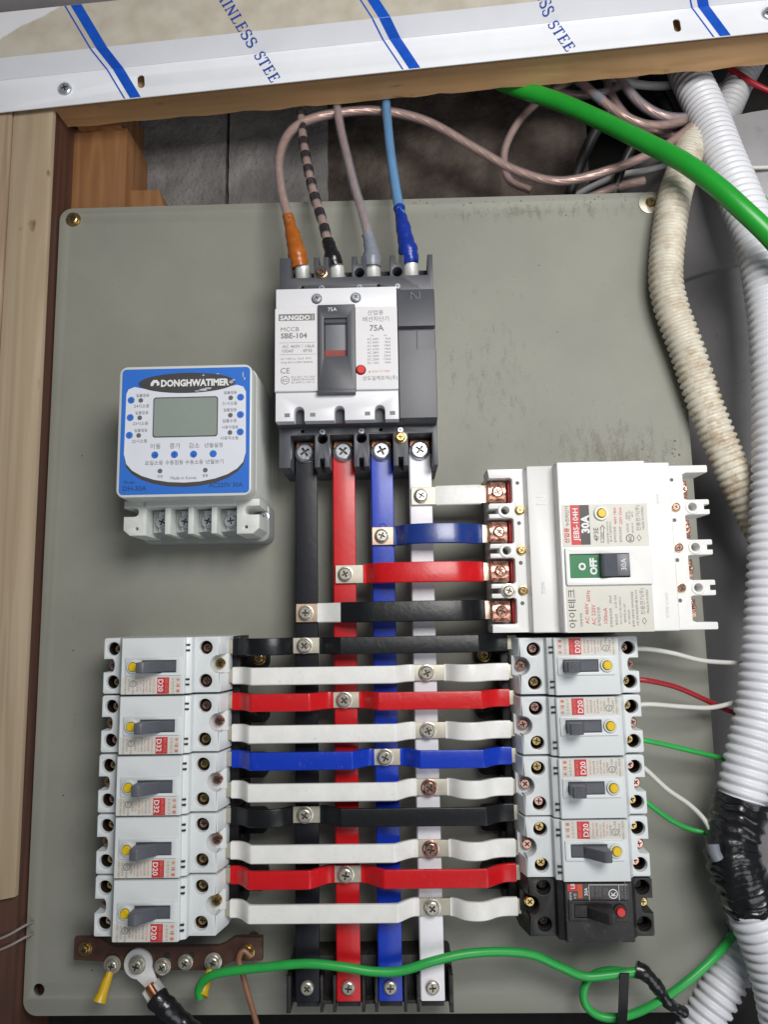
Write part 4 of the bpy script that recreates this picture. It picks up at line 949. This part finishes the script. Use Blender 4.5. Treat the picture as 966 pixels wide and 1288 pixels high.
tx.prism(circ(ju(663, 515), jv(515), 2.4, 22), w-.05, w, holes=[circ(ju(663, 515), jv(515), 2.0, 22)], m='pr_black'); T('KC', 2.2, ju(663, 515), jv(515), w, 'pr_black', 90, bold=.03)
def dia(x, y, r): tx.prism([(ju(x, y)+r, jv(y)), (ju(x, y), jv(y)+r*1.5), (ju(x, y)-r, jv(y)), (ju(x, y), jv(y)-r*1.5)], w-.05, w, holes=[[(ju(x, y)+r*.7, jv(y)), (ju(x, y), jv(y)+r*1.1), (ju(x, y)-r*.7, jv(y)), (ju(x, y), jv(y)-r*1.1)]], m='pr_grey')
dia(734, 512, 1.4)
tx.build('lettering', None, la, normals=False)
lb2 = MB().box(X(94.8), X(144.0), jv(1258), jv(892), 61, 61.1).build('label', 'label', t)
tx = MB(); T = tx.text
T('아이테크', 4.9, ju(197, 1070), jv(1068), w, 'pr_black', 90, sx=1.25); T('전류동작형', 1.7, ju(268, 1150), jv(1160), w, 'pr_grey', 90)
for x, y, s, m_, z in ((312, 1110, 'AC 460V', 'pr_red', 3.1), (322, 970, '60Hz', 'pr_red', 3.1), (365, 1120, 'AC 220V', 'pr_red', 3.1), (408, 1135, '정격감도전류', 'pr_grey', 2.0), (458, 1127, '100mA', 'pr_red', 3.2), (505, 1145, '정격부동작전류', 'pr_grey', 1.7), (498, 1000, '50mA', 'pr_grey', 1.9), (547, 1160, '동작시간', 'pr_grey', 1.7), (540, 1020, '0.1초 이내', 'pr_grey', 1.7), (578, 1090, 'KS C 4613 / IEC 60947-2', 'pr_grey', 1.5), (612, 1110, '제조번호 04-1207', 'pr_grey', 1.5), (645, 1140, 'AC 460/220V', 'pr_grey', 1.5), (676, 1080, '충격파 부동작형 과부하보호겸용', 'pr_grey', 1.5), (708, 1070, '사용 전에 취급설명서를 읽으시오', 'pr_grey', 1.5), (752, 1020, '진용전기(주)', 'pr_grey', 2.9), (792, 1020, 'MADE IN KOREA', 'pr_grey', 1.8)): T(s, z, ju(x, y), jv(y), w, m_, 90)
dia(765, 1175, 1.4)
tx.build('lettering', None, lb2, normals=False)
b = MB(); b.lathe([(4.2, 61), (4.2, 62), (3.8, 62.6), (3.0, 62.6), (2.8, 61.6)], ju(430, 308), jv(308), n=26, cap0=False, cap1=False); b.build('button_ring', 'warm_pl', t)
MB().lathe([(2.5, 61.2), (2.5, 63.0), (2.1, 63.5)], ju(432, 308), jv(308), n=22).build('test_button', 'yellow', t)
for a in (('N', 8.5, X(85), Y(66), 51.55), ('전원측', 2.6, X(84), Y(14), 51.55), ('부하측', 2.4, X(153.2), Y(65), 55.0), ('부하측 LOAD', 2.6, X(154.3), Y(2.5), 55.0)):
    tx = MB(); tx.text(*a, 'pr_faint', 90); tx.build('moulded_lettering', None, body, normals=False)

# ------------------------------------------------------------------ copper earth bar and what is screwed to it
e0 = (-145., -212., 0)
t = thing('earth_bar', e0, 'brown oxidised copper earth bar with a row of screws under the breakers', 'earth bar')
x0, x1 = -202.4+145, -87.6+145
out = [(x0, 8), (x0, 20.6), (x0+14, 20.6), (x0+17, 20), (x0+22, 16.4), (x0+26, 15.4), (x1-27, 15.2), (x1-23, 16.4), (x1-18, 19.8), (x1-15, 20.4), (x1, 20.2), (x1, 7), (x1-18, 6.6), (x1-22, 4.6), (x1-26, 2.2), (x1-30, 1.6), (x0+27, 2.2), (x0+22, 4), (x0+18, 7)]
b = MB(); b.prism(out, 11, 15, c=.7); bar = b.build('bar', 'oxide_bar', t)
b = MB()
for x in (x0+7.5, x1-8): b.lathe([(4, 0), (4, 11)], x, 13.8, n=14)
b.build('standoff', 'oxide_bar', t)
for x in (-.5, 14.5): MB().lathe([(2.1, 14.9), (2.1, 15.06)], x, 10.5, n=14).build('empty_hole', 'cavity', bar)
def eb(pxx, pyy, m='nickel', r=3.6, wsh=5.0, w=15):
    p = at(pxx, pyy, 17)-Vector(e0); screw(t, p.x, p.y, w, r, 2.6, m, wsh, rot=None); return p
eb(105, 1195, 'brass', 3.0, 4.2); eb(140, 1215); eb(203, 1217); eb(232, 1212, 'nickel', 3.7, 4.6); eb(268, 1210, 'nickel', 3.8, 5.2, 16.4); eb(310, 1199, 'brass', 3.2, 4.6)
# ring lug with black cable
p = at(172, 1214, 18); p.z = 15.1
t = thing('earth_cable', p, 'thick black cable with a big white ring lug screwed to the earth bar', 'cable')
ring = circ(0, 0, 8.6, 28)
b = MB(); d = (at(190, 1246, 20)-p); d.z = 0; d.normalize(); nrm = Vector((-d.y, d.x, 0))
tail = [(nrm*7.2+d*4.6), (nrm*4.0+d*13), (nrm*4.0+d*17), (-nrm*4.0+d*17), (-nrm*4.0+d*13), (-nrm*7.2+d*4.6)]
import math as _m
a0 = _m.atan2(d.y, d.x); ol = []
for i in range(25):
    a = a0+math.radians(40)+math.radians(280)*i/24; ol.append((8.6*math.cos(a), 8.6*math.sin(a)))
ol += [(-nrm.x*4+d.x*13, -nrm.y*4+d.y*13), (-nrm.x*4+d.x*16, -nrm.y*4+d.y*16), (nrm.x*4+d.x*16, nrm.y*4+d.y*16), (nrm.x*4+d.x*13, nrm.y*4+d.y*13)]
b.prism(ol, 0, 1.8, holes=[circ(0, 0, 3.2, 16)], c=.5)
b.build('ring_lug', 'pr_white', t)
b = MB(); 
for s in (-1, 1):
    b.prism([(d*q+nrm*s*r)[:2] for q, r in ((14, 3.2), (14, 4.8), (22, 5.0), (22, 3.0))], 0, 6.5, c=.6)
b.prism([(d*q+nrm*r)[:2] for q, r in ((14, -4), (14, 4), (22, 4), (22, -4))], 0, 1.5)
b.build('crimp', 'tin', t)
b = MB(); core = [d*13+Vector((0, 0, 3.5)), d*24+Vector((0, 0, 4))]; b.tube(core, 2.9, 12, lobes=(6, .2, .05)); b.build('copper_core', 'copper', t)
P = rel([p+d*21+Vector((0, 0, 4)), at(203, 1262, 20), at(228, 1285, 18), at(262, 1316, 14)], p)
b = MB(); b.tube(spline(P, 1.5), lambda i, l: 5.6*(1+.07*math.sin(l*.9))+(.8 if l < 14 else 0), 18); b.build('sheath', 'tape_black', t, smooth=60)
screw(t, 0, 0, 1.8, 4.2, 3.4, 'nickel', 5.4)
def ferrule(x0, y0, x1, y1, lab, back=False):
    p = at(x0, y0, 17); p.z = 16
    t = thing('crimp_ferrule', p, lab, 'crimp terminal', 'yellow crimp terminals')
    q = at(x1, y1, 22)-p; d = Vector((q.x, q.y, 0)).normalized(); L = q.length
    b = MB(); b.tube([d*4+Vector((0, 0, .5)), d*6+Vector((0, 0, 1.4)), d*10+Vector((0, 0, 3)), d*14+Vector((0, 0, 4)), d*L+Vector((0, 0, 6))], lambda i, l: (2.2, 2.4, 2.9, 3.0, 4.2)[i], 16); b.build('sleeve', 'yellow_sleeve', t, smooth=50)
    b = MB(); b.prism(circ(0, 0, 5.2, 20), -.4, .6, holes=[circ(0, 0, 3, 14)], c=.2); b.prism([(d*q_+Vector((-d.y, d.x, 0))*r)[:2] for q_, r in ((4.5, -2.4), (4.5, 2.4), (7, 2), (7, -2))], -.4, .7); b.build('ring', 'nickel_flat', t)
    return t
ferrule(140, 1214, 125, 1258, 'empty yellow crimp terminal hanging beside the big ring lug')
ferrule(267, 1211, 254, 1250, 'yellow crimp terminal holding the end of the green earth wire')
P = px((316, 1204, 19), (306, 1196, 19), (300, 1206, 20), (304, 1222, 19), (311, 1248, 17), (318, 1272, 15), (326, 1300, 12))
tag(MB().tube(spline(rel(P, P[0]), 1.5), 1.7, 10).build('copper_wire', 'wire_brown', None, P[0]), 'bare brownish copper wire looped on the end screw of the earth bar', 'wire')

# ------------------------------------------------------------------ green earth wire, tape and tie at the bottom
def wire(name, m, r, pts, label, cat='wire', group=None, n=12):
    P = px(*pts); o = P[0]
    return tag(MB().tube(spline(rel(P, o), 1.5), r, n).build(name, m, None, o, smooth=60), label, cat, group)
wire('earth_wire', 'wire_green', 2.5, [(251, 1254, 22), (250, 1243, 24), (259, 1231, 27), (280, 1223, 30), (330, 1217, 33), (385, 1212, 36), (430, 1216, 37), (470, 1222, 37), (505, 1221, 37), (545, 1209, 37), (585, 1200, 35), (630, 1197, 31), (670, 1201, 28), (705, 1216, 26), (735, 1228, 25), (770, 1226, 25), (808, 1221, 25)], 'bright green earth wire running in front of the bus bar feet')
wire('earth_wire', 'wire_green', 2.4, [(806, 1226, 21), (770, 1221, 18), (745, 1228, 17), (734, 1248, 17), (740, 1268, 17), (762, 1280, 18), (795, 1276, 20), (832, 1258, 22), (868, 1232, 22), (900, 1203, 18), (922, 1178, 8), (935, 1160, 0)], 'bright green wire looping below the tape and rising behind the conduit')
p = at(806, 1222, 25)
t = thing('tape_knot', p, 'shiny black tape wrapped over the joint of the green wires', 'tape')
P = rel(px((800, 1219, 25), (812, 1224, 26), (826, 1240, 25), (842, 1262, 22), (862, 1274, 18)), p)
MB().tube(spline(P, 1.2), lambda i, l: (4.3-.035*l)*(1+.10*math.sin(l*.5)+.05*math.sin(l*1.4+1)), 14).build('tape_wrap', 'tape_black', t, smooth=50)
b = MB(); q = rel(px((804, 1208, 26), (818, 1222, 27), (833, 1240, 26), (822, 1243, 24), (806, 1232, 23), (802, 1222, 25)), p)
b.add([v+Vector((0, 0, .6)) for v in q]+[v-Vector((0, 0, .6)) for v in q], [tuple(range(6)), tuple(range(11, 5, -1))]+[(i, (i+1) % 6, 6+(i+1) % 6, 6+i) for i in range(6)]); b.build('tape_flap', 'tape_black', t)
P = px((786, 1224, 29), (785, 1244, 29), (784, 1268, 28), (782, 1300, 24)); o = P[0]
b = MB(); sp = spline(rel(P, o), 2); vs = []
for q in sp: vs += [(q.x-2.6, q.y, q.z+.6), (q.x+2.6, q.y, q.z+.6), (q.x+2.6, q.y, q.z-.6), (q.x-2.6, q.y, q.z-.6)]
fs = [(0, 3, 2, 1)]+[(i*4+j, i*4+(j+1) % 4, i*4+4+(j+1) % 4, i*4+4+j) for i in range(len(sp)-1) for j in range(4)]
b.add(vs, fs); tag(b.build('cable_tie', 'black_pl', None, o), 'flat black strap hanging over the green wire loop', 'strap')

# ------------------------------------------------------------------ load wires of the right-hand breakers
G = 'load wires between breakers and conduit'
wire('load_wire', 'wire_white', 1.45, [(800, 816, 28), (820, 817, 29), (848, 822, 26), (885, 831, 22), (930, 834, 18), (955, 834, 14)], 'white wire leaving the top terminal of the breaker under the large one', 'wire', G)
wire('load_wire', 'wire_red', 1.6, [(798, 855, 28), (815, 856, 29), (850, 864, 24), (885, 879, 18), (920, 895, 12), (955, 905, 6)], 'dark red wire leaving the small breaker, the only red one', 'wire', G)
wire('load_wire', 'wire_white', 1.45, [(800, 887, 28), (820, 886, 29), (860, 889, 26), (895, 890, 22), (925, 883, 18), (950, 872, 16)], 'white wire crossing over the dark red wire', 'wire', G)
wire('load_wire', 'wire_green', 1.5, [(800, 930, 28), (820, 933, 28), (860, 942, 24), (905, 953, 18), (945, 965, 12)], 'straight green wire from the second white breaker to the conduit', 'wire', G)
wire('load_wire', 'wire_white', 1.5, [(802, 960, 28), (815, 970, 28), (840, 993, 26), (866, 1011, 26), (884, 1028, 28), (895, 1045, 32), (906, 1066, 34)], 'white wire with faint print bending down into the black tape', 'wire', G)
wire('load_wire', 'wire_green', 1.5, [(804, 1000, 28), (820, 1014, 27), (845, 1032, 24), (872, 1044, 24), (900, 1048, 26)], 'sagging green wire running into the black tape', 'wire', G)

# ------------------------------------------------------------------ conduits, duct and the cables above the plate
def conduit(name, m, r, pts, label, pitch=4.6, depth=1.7, n=26):
    P = px(*pts); o = P[0]; sp = spline(rel(P, o), 2)
    # resample evenly
    step = pitch/6; out = [sp[0]]; acc = 0
    for a, c in zip(sp[:-1], sp[1:]):
        L = (c-a).length
        if L < 1e-6: continue
        while acc+step <= L: acc += step; out.append(a.lerp(c, acc/L))
        acc -= L
    rr = [r, r, r-.2, r-depth*.9, r-depth, r-depth*.55]
    b = MB(); b.tube(out, lambda i, l: rr[i % 6]*(1+.006*math.sin(l*.05)), n)
    return tag(b.build(name, m, None, o, smooth=75), label, 'conduit', 'corrugated conduits')
conduit('corrugated_conduit', 'conduit_white', 14.2, [(852, 50, -52), (866, 92, -42), (890, 143, -27), (911, 200, -7), (934, 255, 9), (955, 311, 20), (970, 395, 27), (975, 478, 30), (977, 576, 31), (973, 673, 31), (968, 771, 31), (960, 868, 31), (953, 913, 31), (943, 957, 31), (932, 1010, 31)], 'thick clean white corrugated conduit hanging from the beam down to the black tape', 5.6, 1.9)
conduit('corrugated_conduit', 'conduit_dirty', 11.3, [(915, 120, -50), (890, 152, -42), (870, 184, -22), (858, 218, 2), (847, 258, 12), (838, 335, 14), (843, 380, 14), (866, 445, 13), (888, 510, 12), (915, 576, 10), (945, 640, 7), (975, 700, 0), (995, 760, -6)], 'narrower yellowed corrugated conduit streaked with brown dirt', 4.6, 1.7)
conduit('corrugated_conduit', 'conduit_white', 14.2, [(940, 1128, 31), (950, 1155, 31), (966, 1195, 31), (982, 1250, 31), (995, 1320, 31)], 'white corrugated conduit continuing below the black tape', 5.6, 1.9)
conduit('corrugated_conduit', 'conduit_white', 12.6, [(975, 1110, -8), (950, 1160, -4), (928, 1205, 0), (906, 1245, 2), (882, 1290, 2), (866, 1330, 2)], 'white corrugated conduit slanting away behind the green wire at the plate corner', 5.4, 2.2)
conduit('corrugated_conduit', 'conduit_grey', 11.5, [(960, 50, -44), (932, 100, -42), (912, 145, -40), (892, 185, -40), (878, 215, -42)], 'shaded corrugated conduit crossing behind the clean white one', 4.4, 1.3)
P = px((933, 1003, 31), (929, 1022, 31), (922, 1050, 32), (921, 1070, 32), (928, 1096, 32), (942, 1128, 31), (948, 1142, 31)); o = P[0]
t = thing('conduit_tape', o, 'shiny black tape wrapped round the joint of the white conduit', 'tape')
b = MB(); sp = spline(rel(P, o), 1.2); nn = len(sp)
vs = []; b.tube(sp, lambda i, l: 15.2*(1+.035*math.sin(l*1.05+.4*math.sin(l*.3))+.02*math.sin(l*2.7+1)-.05*math.exp(-((l-24)/6)**2)), 40)
b.v = [(p[0]+.5*math.sin(p[1]*.9+p[0]*.5), p[1]+.9*math.sin(p[0]*.35+p[2]*.3), p[2]+.4*math.sin(p[0]*.7)) for p in b.v]
b.build('tape_wrap', 'tape_black', t, smooth=60)
q = rel(px((897, 1062, 46), (899, 1072, 47), (903, 1080, 47)), o)
b = MB(); b.tube([Vector(v) for v in q], 3.4, 14, caps=False); b.tube([Vector(v) for v in q], 2.9, 14, caps=True); b.build('tape_curl', 'tape_grey', t, smooth=60)
# duct
DU = 292.
t = thing('grey_duct', (DU, -400, -112), 'large dark grey plastic duct standing beside the mounting plate', 'duct')
rim = at(885, 331, -25).y
b = MB(); n = 72; prof = [(90, 0), (90, rim+400-1), (94.5, rim+400-.6), (96, rim+400+1.2), (96, at(945, 142, -20).y+400), (90, at(945, 142, -20).y+401), (88, at(945, 142, -20).y+395)]
vs = []; fs = []
for r, z in prof: vs += [(r*math.cos(2*math.pi*i/n), z, r*math.sin(2*math.pi*i/n)) for i in range(n)]
for q in range(len(prof)-1):
    for j in range(n): fs.append((q*n+j, q*n+(j+1) % n, (q+1)*n+(j+1) % n, (q+1)*n+j))
b.add(vs, fs); b.build('pipe', 'duct', t, smooth=40)
wire('supply_cable', 'cable_green', 6.1, [(600, 90, -24), (645, 109, -18), (700, 127, -8), (755, 151, 6), (810, 178, 24), (860, 204, 40), (900, 233, 50), (935, 264, 55), (970, 298, 56), (1010, 345, 54)], 'thick green cable slanting across both conduits at the top', 'cable', n=20)
wire('spare_cable', 'cable_black', 4.2, [(770, 135, -30), (750, 165, -32), (735, 195, -34), (720, 235, -36), (712, 262, -37)], 'dull black cable dropping behind the thick green cable', 'cable', n=14)
def clear(pts, lab, r=3.6, sh='sheath'):
    P = px(*pts); o = P[0]; t = thing('clear_cable', o, lab, 'cable', 'clear cables above the plate')
    c = spline(rel(P, o), 2.5); MB().tube(c, r*.76, 42, lobes=(7, .2, .075)).build('copper_core', 'strand', t, smooth=80); MB().tube(c, r, 14).build('sheath', sh, t, smooth=60)
    return t, c, r
t, c, r = clear([(700, 75, -36), (725, 98, -32), (752, 122, -28), (785, 146, -26), (820, 158, -28), (862, 152, -32), (900, 135, -36)], 'ringed clear cable curving behind the thick green cable')
for a in (8, 17): MB().tube(c[a:a+4], r+.1, 14).build('tape_ring', 'tape_grey', t, smooth=60)
clear([(770, 80, -34), (785, 105, -32), (806, 130, -30), (835, 146, -30), (868, 148, -33), (900, 140, -36)], 'cloudy clear cable bending towards the white conduit', 3.8, 'sheath_cool')
clear([(730, 95, -43), (690, 118, -43), (655, 150, -43), (635, 190, -43), (640, 225, -42), (668, 240, -40)], 'faint clear cable curving against the concrete behind', 3.2)
clear([(740, 250, -30), (775, 236, -30), (810, 228, -32)], 'short clear cable stub just above the plate corner', 3.6)
wire('spare_cable', 'cable_black', 5.0, [(800, 60, -60), (815, 95, -62), (838, 130, -62), (850, 165, -60), (845, 200, -56)], 'black cable hanging between the clear cables and the white conduit', 'cable', n=14)
wire('spare_cable', 'conduit_grey', 3.2, [(690, 60, -52), (745, 90, -50), (790, 104, -48), (835, 108, -50), (880, 100, -54)], 'dull grey cable running under the beam behind the clear cables', 'cable', n=14)
wire('spare_cable', 'cable_black', 3.4, [(800, 176, -20), (785, 205, -24), (776, 232, -30), (770, 262, -34)], 'short black cable end beside the large washer', 'cable', n=12)
clear([(876, 172, -34), (842, 182, -34), (812, 176, -36), (790, 160, -40)], 'short cloudy cable end behind the yellowed conduit', 3.4, 'sheath_cool')
clear([(650, 70, -50), (672, 100, -48), (712, 118, -46), (760, 116, -46), (800, 96, -50)], 'clear cable sagging close under the beam', 3.3, 'sheath_cool')
clear([(905, 165, -48), (865, 170, -46), (825, 166, -44), (792, 150, -44), (770, 120, -46), (760, 85, -50)], 'clear cable bending up behind the black hanging cable', 3.6)
wire('spare_cable', 'conduit_grey', 2.4, [(700, 262, -44), (735, 240, -40), (775, 222, -38), (815, 214, -40), (850, 205, -44)], 'thin grey cable slanting above the plate corner', 'cable', n=12)
wire('red_wire', 'wire_red', 2.2, [(900, 75, -36), (925, 90, -32), (950, 106, -28), (985, 122, -26)], 'pinkish red wire crossing under the beam end', 'wire')
wire('thin_wire', 'wire_white', 1.5, [(880, 205, -22), (910, 210, -20), (945, 211, -16), (985, 210, -14)], 'thin cream wire behind the clean white conduit', 'wire')
wire('thin_wire', 'wire_green', 1.8, [(950, 235, -14), (962, 250, -12), (985, 275, -10)], 'short piece of green wire behind the clean white conduit', 'wire')
wire('strand_of_twine', 'cord_grey', .8, [(-20, 1188, 12), (8, 1177, 11.8), (33, 1163, 6), (48, 1156, -6)], 'upper thin grey cord crossing the dark side board', 'cord')
wire('strand_of_twine', 'cord_grey', .8, [(-20, 1202, 12), (8, 1191, 11.8), (33, 1178, 6), (48, 1171, -6)], 'lower thin grey cord crossing the dark side board', 'cord')
